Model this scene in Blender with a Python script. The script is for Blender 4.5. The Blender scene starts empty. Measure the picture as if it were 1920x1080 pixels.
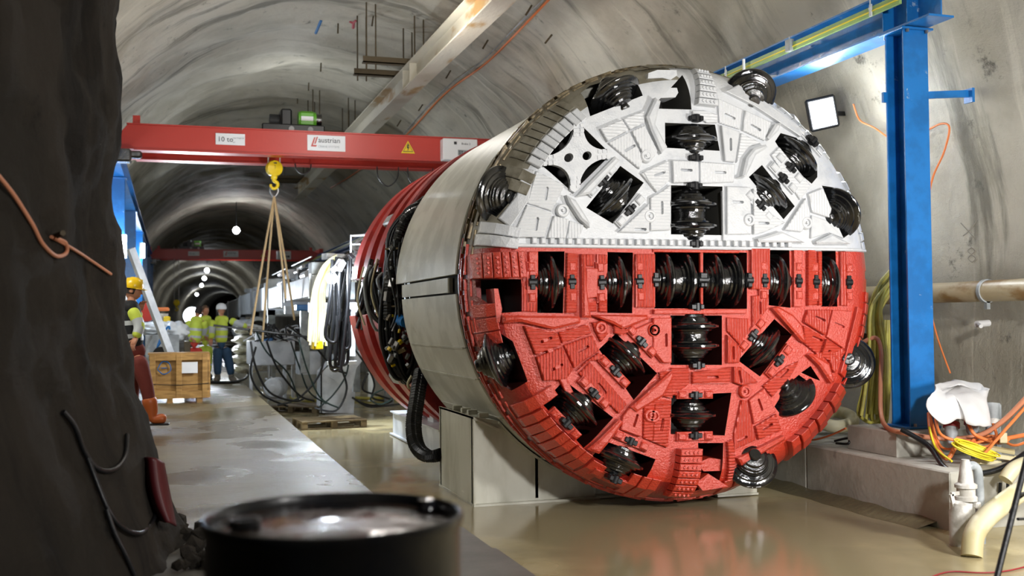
import bpy, bmesh, math, random
from math import sin, cos, pi, radians, hypot, atan2, sqrt
from mathutils import Vector, Matrix, Euler, noise
from mathutils.geometry import delaunay_2d_cdt, tessellate_polygon
random.seed(7)
R = random.Random(11)
SC = bpy.context.scene
COL = SC.collection

# ---------------------------------------------------------------- camera
F = 2000.0
EYE = Vector((0, 0, 1.31))
cd = bpy.data.cameras.new('camera'); cam = bpy.data.objects.new('camera', cd); COL.objects.link(cam)
cd.sensor_width = 36; cd.lens = F * 36 / 1920; cd.clip_start = 0.05; cd.clip_end = 500
CM = (Matrix.Rotation(radians(-17.7), 3, 'Z') @ Matrix.Rotation(radians(91.69), 3, 'X') @ Matrix.Rotation(radians(-0.5), 3, 'Z'))
cam.matrix_world = Matrix.Translation(EYE) @ CM.to_4x4()
SC.camera = cam
cd.dof.use_dof = True; cd.dof.focus_distance = 9.8; cd.dof.aperture_fstop = 2.0

SC.view_settings.view_transform = 'Standard'; SC.view_settings.look = 'None'
SC.view_settings.gamma = 1.0; SC.view_settings.use_curve_mapping = False
SC.view_settings.exposure = 1.0
SC.cycles.max_bounces = 6
SC.cycles.use_denoising = True

w = bpy.data.worlds.new('world'); SC.world = w; w.use_nodes = True
w.node_tree.nodes['Background'].inputs[0].default_value = (0.6, 0.7, 0.9, 1)
w.node_tree.nodes['Background'].inputs[1].default_value = 0.05

def light(name, kind, loc, energy, color=(1, 1, 1), size=0.3, target=None, size_y=None, spread=None):
    l = bpy.data.lights.new(name, kind); l.energy = energy; l.color = color
    if kind == 'AREA':
        l.size = size
        if size_y: l.shape = 'RECTANGLE'; l.size_y = size_y
        if spread: l.spread = radians(spread)
    else: l.shadow_soft_size = size
    o = bpy.data.objects.new(name, l); COL.objects.link(o); o.location = loc
    if target: o.rotation_euler = (Vector(target) - Vector(loc)).to_track_quat('-Z', 'Y').to_euler()
    return o
# work lights standing right of and behind the photographer, the floodlight on the wall, the ceiling lamps, plus added fills at left and crown
light('work_light_right', 'AREA', (6.6, 4.4, 1.25), 76, (1, .98, .96), .5, (4.8, 9, 1.5), .5)
light('work_light_near', 'AREA', (3.4, -.6, 3.7), 120, (1, .98, .96), .5, (5.4, 9, 1.2), None, 120)
light('left_fill_light', 'POINT', (-1.6, 12.4, 3.4), 70, (1, .98, .92), .15)  # unseen fill added behind the rock corner to brighten the shield
light('flood_beam', 'AREA', (7.0, 10.45, 3.62), 70, (.93, .97, 1), .3, (3.0, 4.0, 1.5), .36, 105)
light('flood_spill', 'POINT', (6.7, 10.1, 3.6), 16, (.93, .97, 1), .12)
light('crown_fill_light', 'POINT', (3.2, 15.0, 5.3), 85, (1, .96, .9), .2)  # added fill without a fixture, lifts the machine fronts and deck
light('crown_fill_light', 'POINT', (2.6, 24.5, 6.2), 18, (.9, .95, 1), .2)  # second added fill under the crown, no lamp hangs there
light('left_rail_lamp', 'POINT', (-1.25, 21.0, 2.6), 45, (.66, .82, 1), .12)
light('left_rail_lamp', 'POINT', (-1.2, 34.0, 3.0), 60, (.8, .9, 1), .12)
for yy, e in ((52.5, 30), (98, 34), (116, 34), (137, 34), (178, 34), (216, 34)):
    light('tunnel_lamp_light', 'POINT', (2.95 + max(0, yy - 90) ** 2 * .00042, yy - .3, 5.45), e, (.8, .88, 1), .15)

def ray(px, py):
    return CM @ Vector(((px - 960) / F, -(py - 540) / F, -1.0))
def at(px, py, Y=None, X=None, Z=None):
    """turn a point of the photograph into the place it stands on a plane of the real scene"""
    d = ray(px, py)
    t = (Y - EYE.y) / d.y if Y is not None else (X - EYE.x) / d.x if X is not None else (Z - EYE.z) / d.z
    return EYE + d * t

# ---------------------------------------------------------------- materials
def srgb(h):
    h = h.lstrip('#'); c = [int(h[i:i + 2], 16) / 255 for i in (0, 2, 4)]
    return tuple(x / 12.92 if x < .04045 else ((x + .055) / 1.055) ** 2.4 for x in c)
def mat(name, col, rough=.5, metal=0., col2=None, nscale=6., spec=.5, bump=0., bscale=20., coat=0., rough2=None,
        lo=.4, hi=.6, detail=5., stretch=(1, 1, 1), emit=None, alpha=1., trans=0., wave=None, stain=None, stscale=1.2, stlo=.5, sthi=.62, bdist=.02):
    m = bpy.data.materials.new(name); m.use_nodes = True
    nt = m.node_tree; N = nt.nodes; Lk = nt.links
    b = N['Principled BSDF']
    if isinstance(col, str): col = srgb(col)
    b.inputs['Base Color'].default_value = (*col, 1); b.inputs['Roughness'].default_value = rough
    b.inputs['Metallic'].default_value = metal; b.inputs['Specular IOR Level'].default_value = spec
    b.inputs['Coat Weight'].default_value = coat; b.inputs['Coat Roughness'].default_value = .2 if bump > .4 else .07
    b.inputs['Transmission Weight'].default_value = trans
    if emit:
        b.inputs['Emission Color'].default_value = (*emit[0], 1); b.inputs['Emission Strength'].default_value = emit[1]
    tc = N.new('ShaderNodeTexCoord'); mp = N.new('ShaderNodeMapping'); Lk.new(tc.outputs['Object'], mp.inputs[0])
    mp.inputs['Scale'].default_value = stretch
    def nz(scale, det=detail, rg=.55):
        n = N.new('ShaderNodeTexNoise'); n.inputs['Scale'].default_value = scale; n.inputs['Detail'].default_value = det
        n.inputs['Roughness'].default_value = rg; Lk.new(mp.outputs[0], n.inputs['Vector']); return n
    def ramp(src, lo, hi):
        r = N.new('ShaderNodeMapRange'); r.interpolation_type = 'SMOOTHSTEP'
        r.inputs[1].default_value = lo; r.inputs[2].default_value = hi; Lk.new(src, r.inputs[0]); return r
    colout = None
    if col2 is not None:
        if isinstance(col2, str): col2 = srgb(col2)
        n = nz(nscale); r = ramp(n.outputs[0], lo, hi)
        mx = N.new('ShaderNodeMix'); mx.data_type = 'RGBA'
        mx.inputs[6].default_value = (*col, 1); mx.inputs[7].default_value = (*col2, 1)
        Lk.new(r.outputs[0], mx.inputs[0]); colout = mx.outputs[2]
        if rough2 is not None:
            rr = N.new('ShaderNodeMapRange'); Lk.new(r.outputs[0], rr.inputs[0])
            rr.inputs[3].default_value = rough; rr.inputs[4].default_value = rough2; Lk.new(rr.outputs[0], b.inputs['Roughness'])
    if stain is not None:
        if isinstance(stain, str): stain = srgb(stain)
        n = nz(stscale, 8, .62); r = ramp(n.outputs[0], stlo, sthi)
        mx = N.new('ShaderNodeMix'); mx.data_type = 'RGBA'; mx.inputs[6].default_value = (*col, 1)
        if colout: Lk.new(colout, mx.inputs[6])
        mx.inputs[7].default_value = (*stain, 1); Lk.new(r.outputs[0], mx.inputs[0]); colout = mx.outputs[2]
    if colout: Lk.new(colout, b.inputs['Base Color'])
    h = None
    if bump:
        n = nz(bscale, 6); h = n.outputs[0]
        bp = N.new('ShaderNodeBump'); bp.inputs['Strength'].default_value = bump; bp.inputs['Distance'].default_value = bdist
        Lk.new(h, bp.inputs['Height']); last = bp
        if wave:
            wv = N.new('ShaderNodeTexWave'); wv.inputs['Scale'].default_value = wave[0]; wv.bands_direction = wave[1]
            wv.inputs['Distortion'].default_value = wave[3] if len(wave) > 3 else .6; wv.inputs['Detail Scale'].default_value = 2
            Lk.new(mp.outputs[0], wv.inputs['Vector'])
            b2 = N.new('ShaderNodeBump'); b2.inputs['Strength'].default_value = wave[2]; b2.inputs['Distance'].default_value = .012
            Lk.new(wv.outputs['Fac'] if 'Fac' in wv.outputs else wv.outputs[1], b2.inputs['Height']); Lk.new(bp.outputs[0], b2.inputs['Normal']); last = b2
        Lk.new(last.outputs[0], b.inputs['Normal'])
        if coat: Lk.new(last.outputs[0], b.inputs['Coat Normal'])
    return m

M = {}
M['white'] = mat('white_paint', '#d9dbdd', .34, bump=.25, bscale=60, coat=.25, col2='#c9ccd0', nscale=9, lo=.45, hi=.75)
M['whiteH'] = mat('white_weld_paint', '#dfe1e3', .34, bump=.25, bscale=60, coat=.25, wave=(11, 'Z', .5))
M['whiteV'] = mat('white_weld_paint_upright', '#dfe1e3', .34, bump=.25, bscale=60, coat=.25, wave=(11, 'X', .5))
M['greyw'] = mat('dull_white_primer', '#b9b7ac', .45, bump=.2, bscale=30, col2='#98968a', nscale=5)
RED = '#cf3d26'
M['red'] = mat('wet_red_paint', RED, .27, bump=.6, bscale=55, coat=.9, spec=.6)
M['redH'] = mat('wet_red_weld_paint', RED, .27, bump=.5, bscale=60, coat=.9, wave=(11, 'Z', .8))
M['redV'] = mat('wet_red_weld_paint_upright', RED, .27, bump=.5, bscale=60, coat=.9, wave=(11, 'X', .8))
M['dred'] = mat('dull_red_paint', '#a92a22', .4, bump=.15, bscale=30, col2='#8f1f1a', nscale=4)
M['shield'] = mat('grey_white_shield_paint', '#c6c5ba', .5, col2='#b3b2a6', nscale=2.5, bump=.2, bscale=9, coat=.08, stain='#8f8a72', stscale=1.6, stlo=.62, sthi=.74)
M['cradle'] = mat('cream_white_cradle_paint', '#d6d5c8', .42, col2='#bdbbab', nscale=2, bump=.15, bscale=18, stain='#8d8462', stscale=2.2, stlo=.63, sthi=.75, stretch=(1, 1, .4))
M['black'] = mat('glossy_black_paint', '#0b0c0e', .16, bump=.3, bscale=35, coat=1., spec=.8)
M['ring'] = mat('black_lacquered_steel', '#101113', .12, bump=.15, bscale=25, coat=1., spec=.9)
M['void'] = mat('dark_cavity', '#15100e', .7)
M['shadered'] = mat('cavity_red_shade', '#3d0e0b', .45, coat=.3)  # red of the hole walls with the cavity shade put into the colour
M['shadew'] = mat('cavity_grey_shade', '#55544f', .6)  # white of the hole walls, greyed by the shade inside the openings
M['rubber'] = mat('black_rubber', '#131417', .4, bump=.1, bscale=40)
M['steel'] = mat('bare_steel', '#9a9a9c', .35, metal=.8, bump=.1)
M['tan'] = mat('tan_oily_steel', '#8f7f60', .35, metal=.3, col2='#4b3f2a', nscale=9, bump=.3)
M['blue'] = mat('crane_blue_paint', '#1a74bf', .35, col2='#1566aa', nscale=4, bump=.12, bscale=25, coat=.2, stain='#8fa9c4', stscale=5, stlo=.66, sthi=.7)
M['craned'] = mat('crane_red_paint', '#b83428', .38, bump=.06, bscale=20)
M['signw'] = mat('sign_white', '#e3e4e6', .5)
M['dark'] = mat('dark_print', '#26282b', .6)
M['green'] = mat('green_motor_paint', '#5fa62e', .4)
M['greenrail'] = mat('green_conductor_rail', '#7fa05c', .4, col2='#8dab68', nscale=2)
M['yellow'] = mat('yellow_paint', '#e6c416', .4)
M['hookyellow'] = mat('hook_yellow', '#e8c813', .35)
M['rope'] = mat('rope_steel_tan', '#b3986f', .6, bump=.4, bscale=90)
M['rusty'] = mat('rusty_grey_beam', '#b9b3a3', .6, col2='#97794c', nscale=1.6, lo=.54, hi=.66, bump=.3, bscale=18, stretch=(1, .4, 1))
M['rustbrown'] = mat('brown_rust', '#50442f', .7, bump=.3)
M['orange'] = mat('orange_cable', '#e07d42', .45)
M['pinkor'] = mat('faded_orange_cable', '#cf8a68', .5)
M['palehose'] = mat('cream_hose', '#cdc5a5', .5, col2='#b9ae84', nscale=3)
M['yhose'] = mat('yellow_hose', '#c9c05a', .5, col2='#a89d50', nscale=3)
M['ycable'] = mat('bright_yellow_cable', '#dccb2f', .45)
M['greenc'] = mat('dark_teal_cable', '#1d3230', .4)
M['motorw'] = mat('machine_white', '#d9dde2', .4, col2='#bfc4ca', nscale=3)
M['machgrey'] = mat('machine_grey', '#a5aaad', .45, col2='#858a8c', nscale=4)
M['wood'] = mat('crate_wood', '#b48a4c', .65, col2='#96703a', nscale=3, stretch=(1, 1, 6), bump=.2)
M['palletw'] = mat('wet_pallet_wood', '#7c6b4c', .6, col2='#5d4d34', nscale=4, bump=.3)
M['tarp'] = mat('white_sheet', '#cfcece', .8, bump=.2, bscale=14)
M['plastic'] = mat('clear_plastic_sheet', '#d5dade', .3, bump=.4, bscale=9)
M['pump'] = mat('chalky_white_pump', '#d0cec9', .55, col2='#b3afa6', nscale=8, bump=.3)
M['barrel'] = mat('black_drum_paint', '#20242b', .33, col2='#2b2a2b', nscale=5, bump=.12, bscale=14, coat=.1)
M['barrel_lid'] = mat('wet_drum_lid', '#26252a', .12, col2='#4a3a30', rough2=.5, nscale=3.5, lo=.42, hi=.6, bump=.3, bscale=8, coat=.5)
M['hivis'] = mat('hi_vis_yellow', '#c8d94e', .7, bump=.3, bscale=18)
M['reflect'] = mat('grey_reflective_tape', '#b9bec2', .4)
M['skin'] = mat('skin', '#b98063', .55)
M['hair'] = mat('dark_hair', '#231a15', .7, bump=.5)
M['hairbr'] = mat('brown_hair', '#5d4431', .7, bump=.5)
M['blackcl'] = mat('black_cloth', '#15161b', .8, bump=.3)
M['redtr'] = mat('brick_red_trousers', '#6f2a22', .8, bump=.3)
M['brtr'] = mat('bright_red_trousers', '#c23b30', .8)
M['jeans'] = mat('blue_jeans', '#274561', .8, bump=.3)
M['boot'] = mat('orange_rubber_boot', '#b55a27', .4)
M['bootg'] = mat('grey_boot', '#6d685c', .6)
M['hely'] = mat('yellow_helmet', '#e3bb14', .3)
M['helw'] = mat('white_helmet', '#e2e5e8', .3)
M['lampglow'] = mat('lamp_glow', (1, 1, 1), .5, emit=((.92, .96, 1), 40))
M['floodglow'] = mat('flood_glow', (1, 1, 1), .5, emit=((.95, .98, 1), 30))
M['tube'] = mat('tube_glow', (1, 1, 1), .5, emit=((.85, .93, 1), 25))
M['concrete'] = mat('pale_concrete', '#bab8ae', .6, col2='#a6a49a', nscale=2.2, bump=.35, bscale=12, stain='#74706a', stscale=2.5, stlo=.6, sthi=.75)
M['pinkbrick'] = mat('dark_red_plastic', '#8b1f23', .5)
M['maroon'] = mat('maroon_plastic', '#4f151a', .45)
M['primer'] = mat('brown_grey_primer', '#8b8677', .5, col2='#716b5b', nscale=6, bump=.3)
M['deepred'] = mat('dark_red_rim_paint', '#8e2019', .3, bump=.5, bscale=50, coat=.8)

def lining_mat(name, base, c2, dark, streak=True, light_streak=.5):
    m = bpy.data.materials.new(name); m.use_nodes = True
    nt = m.node_tree; N = nt.nodes; Lk = nt.links; b = N['Principled BSDF']
    tc = N.new('ShaderNodeTexCoord')
    def mapping(s):
        mp = N.new('ShaderNodeMapping'); mp.inputs['Scale'].default_value = s; Lk.new(tc.outputs['Object'], mp.inputs[0]); return mp
    def noise_(mp, sc, det, rg=.6):
        n = N.new('ShaderNodeTexNoise'); n.inputs['Scale'].default_value = sc; n.inputs['Detail'].default_value = det; n.inputs['Roughness'].default_value = rg
        Lk.new(mp.outputs[0], n.inputs['Vector']); return n
    def ramp(src, lo, hi):
        r = N.new('ShaderNodeMapRange'); r.interpolation_type = 'SMOOTHSTEP'; r.inputs[1].default_value = lo; r.inputs[2].default_value = hi; Lk.new(src, r.inputs[0]); return r
    def mix(fac, a, bb):
        mx = N.new('ShaderNodeMix'); mx.data_type = 'RGBA'; Lk.new(fac, mx.inputs[0])
        if isinstance(a, tuple): mx.inputs[6].default_value = (*a, 1)
        else: Lk.new(a, mx.inputs[6])
        mx.inputs[7].default_value = (*bb, 1); return mx.outputs[2]
    m1 = mapping((1, 1, 1)); ms = mapping((.22, 1.6, .22))
    c = mix(ramp(noise_(m1, .7, 8).outputs[0], .4, .62).outputs[0], srgb(base), srgb(c2))
    c = mix(ramp(noise_(ms, 1.0, 7, .65).outputs[0], .52, .68).outputs[0], c, srgb(dark))
    c = mix(ramp(noise_(m1, 2.2, 12, .78).outputs[0], .57, .70).outputs[0], c, tuple(x * .55 for x in srgb(dark)))
    if streak:
        c = mix(ramp(noise_(mapping((.25, 4.5, .25)), 1.1, 7, .6).outputs[0], .56, .72).outputs[0], c, srgb('#cfc9b8'))
    Lk.new(c, b.inputs['Base Color']); b.inputs['Roughness'].default_value = .62 if streak else .88
    b.inputs['Specular IOR Level'].default_value = .5 if streak else .25
    b1 = N.new('ShaderNodeBump'); b1.inputs['Strength'].default_value = .7; b1.inputs['Distance'].default_value = .06 if streak else .05
    Lk.new(noise_(m1, 4.5 if streak else 9, 12, .75).outputs[0], b1.inputs['Height'])
    Lk.new(b1.outputs[0], b.inputs['Normal'])
    return m
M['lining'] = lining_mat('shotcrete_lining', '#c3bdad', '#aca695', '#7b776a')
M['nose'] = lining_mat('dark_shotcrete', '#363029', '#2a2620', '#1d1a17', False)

def floor_mat(name, c1, c2, wet, sc, lo, hi, r_dry, r_wet, bst=.15, bsc=6):
    m = bpy.data.materials.new(name); m.use_nodes = True
    nt = m.node_tree; N = nt.nodes; Lk = nt.links; b = N['Principled BSDF']
    tc = N.new('ShaderNodeTexCoord'); mp = N.new('ShaderNodeMapping'); Lk.new(tc.outputs['Object'], mp.inputs[0])
    def nz(s, d, rg=.55):
        n = N.new('ShaderNodeTexNoise'); n.inputs['Scale'].default_value = s; n.inputs['Detail'].default_value = d; n.inputs['Roughness'].default_value = rg
        Lk.new(mp.outputs[0], n.inputs['Vector']); return n.outputs[0]
    def rmp(src, a, bb, o0=0., o1=1.):
        r = N.new('ShaderNodeMapRange'); r.interpolation_type = 'SMOOTHSTEP'; r.inputs[1].default_value = a; r.inputs[2].default_value = bb
        r.inputs[3].default_value = o0; r.inputs[4].default_value = o1; Lk.new(src, r.inputs[0]); return r.outputs[0]
    wetf = rmp(nz(sc, 4), lo, hi)
    mx = N.new('ShaderNodeMix'); mx.data_type = 'RGBA'; mx.inputs[6].default_value = (*srgb(c1), 1); mx.inputs[7].default_value = (*srgb(c2), 1)
    Lk.new(rmp(nz(1.7, 8, .65), .35, .65), mx.inputs[0])
    m2 = N.new('ShaderNodeMix'); m2.data_type = 'RGBA'; Lk.new(mx.outputs[2], m2.inputs[6]); m2.inputs[7].default_value = (*srgb(wet), 1); Lk.new(wetf, m2.inputs[0])
    Lk.new(m2.outputs[2], b.inputs['Base Color'])
    rr = N.new('ShaderNodeMapRange'); Lk.new(wetf, rr.inputs[0]); rr.inputs[3].default_value = r_dry; rr.inputs[4].default_value = r_wet; Lk.new(rr.outputs[0], b.inputs['Roughness'])
    b.inputs['Specular IOR Level'].default_value = .6
    bp = N.new('ShaderNodeBump'); bp.inputs['Distance'].default_value = .02; Lk.new(nz(bsc, 10, .75), bp.inputs['Height'])
    inv = N.new('ShaderNodeMapRange'); Lk.new(wetf, inv.inputs[0]); inv.inputs[3].default_value = bst; inv.inputs[4].default_value = bst * .22; Lk.new(inv.outputs[0], bp.inputs['Strength'])
    Lk.new(bp.outputs[0], b.inputs['Normal'])
    return m
M['deck'] = floor_mat('damp_concrete_deck', '#73694f', '#83785b', '#524a38', .5, .34, .68, .36, .2, 1.0, 18)
M['pit'] = floor_mat('wet_pit_floor', '#ab9d74', '#bdb08a', '#9c9070', .35, .36, .5, .3, .04, .25, 4)
M['slab'] = floor_mat('dark_slab_concrete', '#57534b', '#6b675e', '#4a463f', .8, .5, .7, .5, .3, .5, 9)

# ---------------------------------------------------------------- mesh helpers
class MB:
    def __init__(s): s.v = []; s.f = []; s.m = []
    def add(s, vs, fs, mi=0):
        o = len(s.v); s.v += [tuple(v) for v in vs]; s.f += [tuple(o + i for i in f) for f in fs]; s.m += [mi] * len(fs); return s
    def box(s, c, d, rot=None, mi=0, bev=0.):
        hx, hy, hz = d[0] / 2, d[1] / 2, d[2] / 2; c = Vector(c)
        if bev <= 0:
            vs = [Vector((sx * hx, sy * hy, sz * hz)) for sx in (-1, 1) for sy in (-1, 1) for sz in (-1, 1)]
            fs = [(0, 1, 3, 2), (4, 6, 7, 5), (0, 4, 5, 1), (2, 3, 7, 6), (0, 2, 6, 4), (1, 5, 7, 3)]
        else:
            bm = bmesh.new(); bmesh.ops.create_cube(bm, size=1); 
            for v in bm.verts: v.co = Vector((v.co.x * d[0], v.co.y * d[1], v.co.z * d[2]))
            bmesh.ops.bevel(bm, geom=bm.edges[:], offset=bev, segments=1, affect='EDGES')
            bm.verts.index_update(); vs = [v.co.copy() for v in bm.verts]; fs = [tuple(v.index for v in f.verts) for f in bm.faces]; bm.free()
        if rot is not None: vs = [rot @ v for v in vs]
        return s.add([c + v for v in vs], fs, mi)
    def bar(s, a, b, w, h, up=(0, 0, 1), mi=0, bev=0.):
        a = Vector(a); b = Vector(b); y = (b - a).normalized(); u = Vector(up)
        if abs(y.dot(u)) > .99: u = Vector((1, 0, 0))
        x = y.cross(u).normalized(); z = x.cross(y)
        return s.box((a + b) / 2, (w, (b - a).length, h), Matrix((x, y, z)).transposed(), mi, bev)
    def lathe(s, prof, c=(0, 0, 0), axis=(0, 0, 1), seg=24, mi=0, caps=True):
        q = Vector((0, 0, 1)).rotation_difference(Vector(axis).normalized()); c = Vector(c); vs = []; n = len(prof)
        for i in range(seg):
            a = 2 * pi * i / seg
            for r, z in prof: vs.append(c + q @ Vector((r * cos(a), r * sin(a), z)))
        fs = []
        for i in range(seg):
            j = (i + 1) % seg
            for k in range(n - 1): fs.append((i * n + k, j * n + k, j * n + k + 1, i * n + k + 1))
        if caps:
            if prof[0][0] > 1e-4: fs.append(tuple(i * n for i in reversed(range(seg))))
            if prof[-1][0] > 1e-4: fs.append(tuple(i * n + n - 1 for i in range(seg)))
        return s.add(vs, fs, mi)
    def cyl(s, a, b, r, seg=14, mi=0, r2=None):
        a = Vector(a); b = Vector(b)
        return s.lathe([(r, 0), (r if r2 is None else r2, (b - a).length)], a, b - a, seg, mi)
    def tube(s, pts, r, seg=7, mi=0, sub=5, caps=True):
        P = smooth([Vector(p) for p in pts], sub) if sub > 1 and len(pts) > 2 else [Vector(p) for p in pts]
        n = len(P); t = [(P[min(i + 1, n - 1)] - P[max(i - 1, 0)]).normalized() for i in range(n)]
        u = t[0].orthogonal().normalized(); vs = []
        for i in range(n):
            u = (u - t[i] * u.dot(t[i])).normalized(); w_ = t[i].cross(u)
            rr = r(i / (n - 1)) if callable(r) else r
            for k in range(seg):
                a = 2 * pi * k / seg; vs.append(P[i] + (u * cos(a) + w_ * sin(a)) * rr)
        fs = [(i * seg + k, i * seg + (k + 1) % seg, (i + 1) * seg + (k + 1) % seg, (i + 1) * seg + k) for i in range(n - 1) for k in range(seg)]
        if caps: fs += [tuple(reversed(range(seg))), tuple((n - 1) * seg + k for k in range(seg))]
        return s.add(vs, fs, mi)
    def prism(s, poly, a, b, mi=0):
        """poly: list of (x, z); extruded along y from a to b"""
        ar = sum(poly[i][0] * poly[(i + 1) % len(poly)][1] - poly[(i + 1) % len(poly)][0] * poly[i][1] for i in range(len(poly)))
        if ar < 0: poly = poly[::-1]
        n = len(poly); vs = [(x, a, z) for x, z in poly] + [(x, b, z) for x, z in poly]
        fs = [(i, (i + 1) % n, n + (i + 1) % n, n + i) for i in range(n)]
        tr = tessellate_polygon([[Vector((x, z, 0)) for x, z in poly]])
        fs += [tuple(t) for t in tr] + [tuple(n + i for i in reversed(t)) for t in tr]
        return s.add(vs, fs, mi)
    def build(s, name, mats, parent=None, sm=False, fix=True):
        me = bpy.data.meshes.new(name); me.from_pydata(s.v, [], s.f)
        if not isinstance(mats, (list, tuple)): mats = [mats]
        for m in mats: me.materials.append(m)
        if len(mats) > 1: me.polygons.foreach_set('material_index', s.m)
        if fix:
            bm = bmesh.new(); bm.from_mesh(me); bmesh.ops.recalc_face_normals(bm, faces=bm.faces[:]); bm.to_mesh(me); bm.free()
        if sm:
            me.polygons.foreach_set('use_smooth', [True] * len(me.polygons))
            me.set_sharp_from_angle(angle=radians(sm if sm is not True else 40))
        me.update()
        o = bpy.data.objects.new(name, me); COL.objects.link(o)
        if parent: o.parent = parent; o.matrix_parent_inverse = Matrix.Identity(4); 
        return o
def smooth(P, sub):
    out = []; n = len(P)
    for i in range(n - 1):
        p0 = P[max(i - 1, 0)]; p1 = P[i]; p2 = P[i + 1]; p3 = P[min(i + 2, n - 1)]
        for k in range(sub):
            t = k / sub; out.append(.5 * ((2 * p1) + (p2 - p0) * t + (2 * p0 - 5 * p1 + 4 * p2 - p3) * t * t + (3 * p1 - p0 - 3 * p2 + p3) * t ** 3))
    out.append(P[-1]); return out
def tag(o, label=None, cat=None, group=None, kind=None):
    if label: o['label'] = label
    if cat: o['category'] = cat
    if group: o['group'] = group
    if kind: o['kind'] = kind
    return o
def thing(name, loc, label, cat, group=None):
    o = bpy.data.objects.new(name, None); COL.objects.link(o); o.location = loc; o.empty_display_size = .2
    return tag(o, label, cat, group)
def adopt(o, parent):
    """parent o (built in world space) under parent keeping its place"""
    o.parent = parent; o.matrix_parent_inverse = Matrix.Identity(4)
    p = Vector((0, 0, 0)); q = parent
    while q: p += q.location; q = q.parent
    me = o.data
    if me and o.type == 'MESH': me.transform(Matrix.Translation(-p))
    return o
def wpart(mb, name, m, parent, sm=False, fix=True):
    return adopt(mb.build(name, m, None, sm, fix), parent)
def copy_tree(o, parent=None):
    c = o.copy(); COL.objects.link(c); c.parent = parent
    for ch in list(o.children): copy_tree(ch, c)
    return c
FONT = None
def text(body, size, origin, right, up, m, parent, name='lettering', depth=.001, align='LEFT', scx=1.):
    cu = bpy.data.curves.new(name, 'FONT'); cu.body = body; cu.size = size; cu.extrude = depth; cu.align_x = align; cu.resolution_u = 2
    o = bpy.data.objects.new(name, cu); COL.objects.link(o)
    dg = bpy.context.evaluated_depsgraph_get(); me = bpy.data.meshes.new_from_object(o.evaluated_get(dg))
    bpy.data.objects.remove(o)
    r = Vector(right).normalized(); u = Vector(up).normalized(); n = r.cross(u)
    mtx = Matrix.Translation(Vector(origin)) @ Matrix((r * scx, u, n)).transposed().to_4x4()
    me.transform(mtx); me.materials.clear(); me.materials.append(m)
    ob = bpy.data.objects.new(name, me); COL.objects.link(ob)
    return adopt(ob, parent)
# ---------------------------------------------------------------- setting
TX, TZ, TR = 2.95, 2.2, 5.0
def bend(y): return max(0, y - 90) ** 2 * .00042
def lining(name, a0, a1, na, ys, m):
    mb = MB(); ny = len(ys); vs = []
    for y in ys:
        for i in range(na + 1):
            a = radians(a0 + (a1 - a0) * i / na)
            p = Vector((cos(a), 0, sin(a)))
            n1 = noise.fractal(Vector((p.x * TR * .45, y * .45, p.z * TR * .45)), 1, 2, 4) * .13
            n2 = noise.noise(Vector((p.x * 1.2, y * 1.7, p.z * 1.2))) * .05
            rb = 0
            if y > 13: rb = min(1, (y - 13) / 16) * .05 * (1 + .8 * noise.noise(Vector((p.x * 2, y * .6, p.z * 2 + 9)))) * sin(y * 2 * pi / 1.55 + noise.noise(Vector((p.x * 1.5, y * .2, p.z * 1.5))) * 2.2)
            r = TR + n1 + n2 + rb
            x = TX + bend(y) + r * p.x; z = TZ + r * p.z
            if z < TZ:            # lower walls stand nearly upright
                x = TX + bend(y) + (r * (1 - .25 * (1 - abs(p.x)))) * (1 if p.x > 0 else -1)
            vs.append((x, y, z))
    fs = [(j * (na + 1) + i, j * (na + 1) + i + 1, (j + 1) * (na + 1) + i + 1, (j + 1) * (na + 1) + i) for j in range(ny - 1) for i in range(na)]
    mb.add(vs, fs); o = mb.build(name, m, sm=180, fix=False); tag(o, kind='structure'); return o
ys = [-5 + .16 * i for i in range(int(45 / .16))]
while ys[-1] < 240: ys.append(ys[-1] + (.3 if ys[-1] < 70 else .6 if ys[-1] < 120 else 1.2))
lining('wall_right', -34, 32, 60, ys, M['lining'])
lining('ceiling', 32, 148, 100, ys, M['lining'])
lining('wall_left', 148, 214, 40, ys, M['lining'])
mb = MB(); mb.lathe([(9, 0), (0.01, .01)], (TX + bend(240), 239, TZ), (0, 1, 0), 24); tag(mb.build('wall_far', M['nose']), kind='structure')
mb = MB(); mb.box((3, -5.2, 2), (14, .3, 12)); tag(mb.build('wall_back', M['nose']), kind='structure')

def slab(name, poly, z0, z1, m, sub=None):
    n = len(poly); mb = MB(); vs = [(x, y, z1) for x, y in poly] + [(x, y, z0) for x, y in poly]
    tr = tessellate_polygon([[Vector((x, y, 0)) for x, y in poly]])
    mb.add(vs, [tuple(t) for t in tr] + [tuple(n + i for i in reversed(t)) for t in tr] + [(i, (i + 1) % n, n + (i + 1) % n, n + i) for i in range(n)])
    o = mb.build(name, m); return tag(o, kind='structure')
slab('floor', [(1.2, -5), (9, -5), (9, 240), (22, 240), (1.2, 240)], -.8, -.49, M['pit'])
slab('floor_deck', [(-4, 7.05), (1.46, 7.05), (1.46, 110), (14, 240), (-4, 240)], -.6, 0, M['deck'])
slab('floor_slab', [(-4, -5), (1.78, -5), (1.78, 5.93), (-4, 5.93)], -.6, -.004, M['slab'])
slab('floor_joint', [(-4, 5.93), (1.77, 5.93), (1.77, 6.6), (1.70, 7.05), (-4, 7.05)], -.6, -.012, M['slab'])
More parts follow.
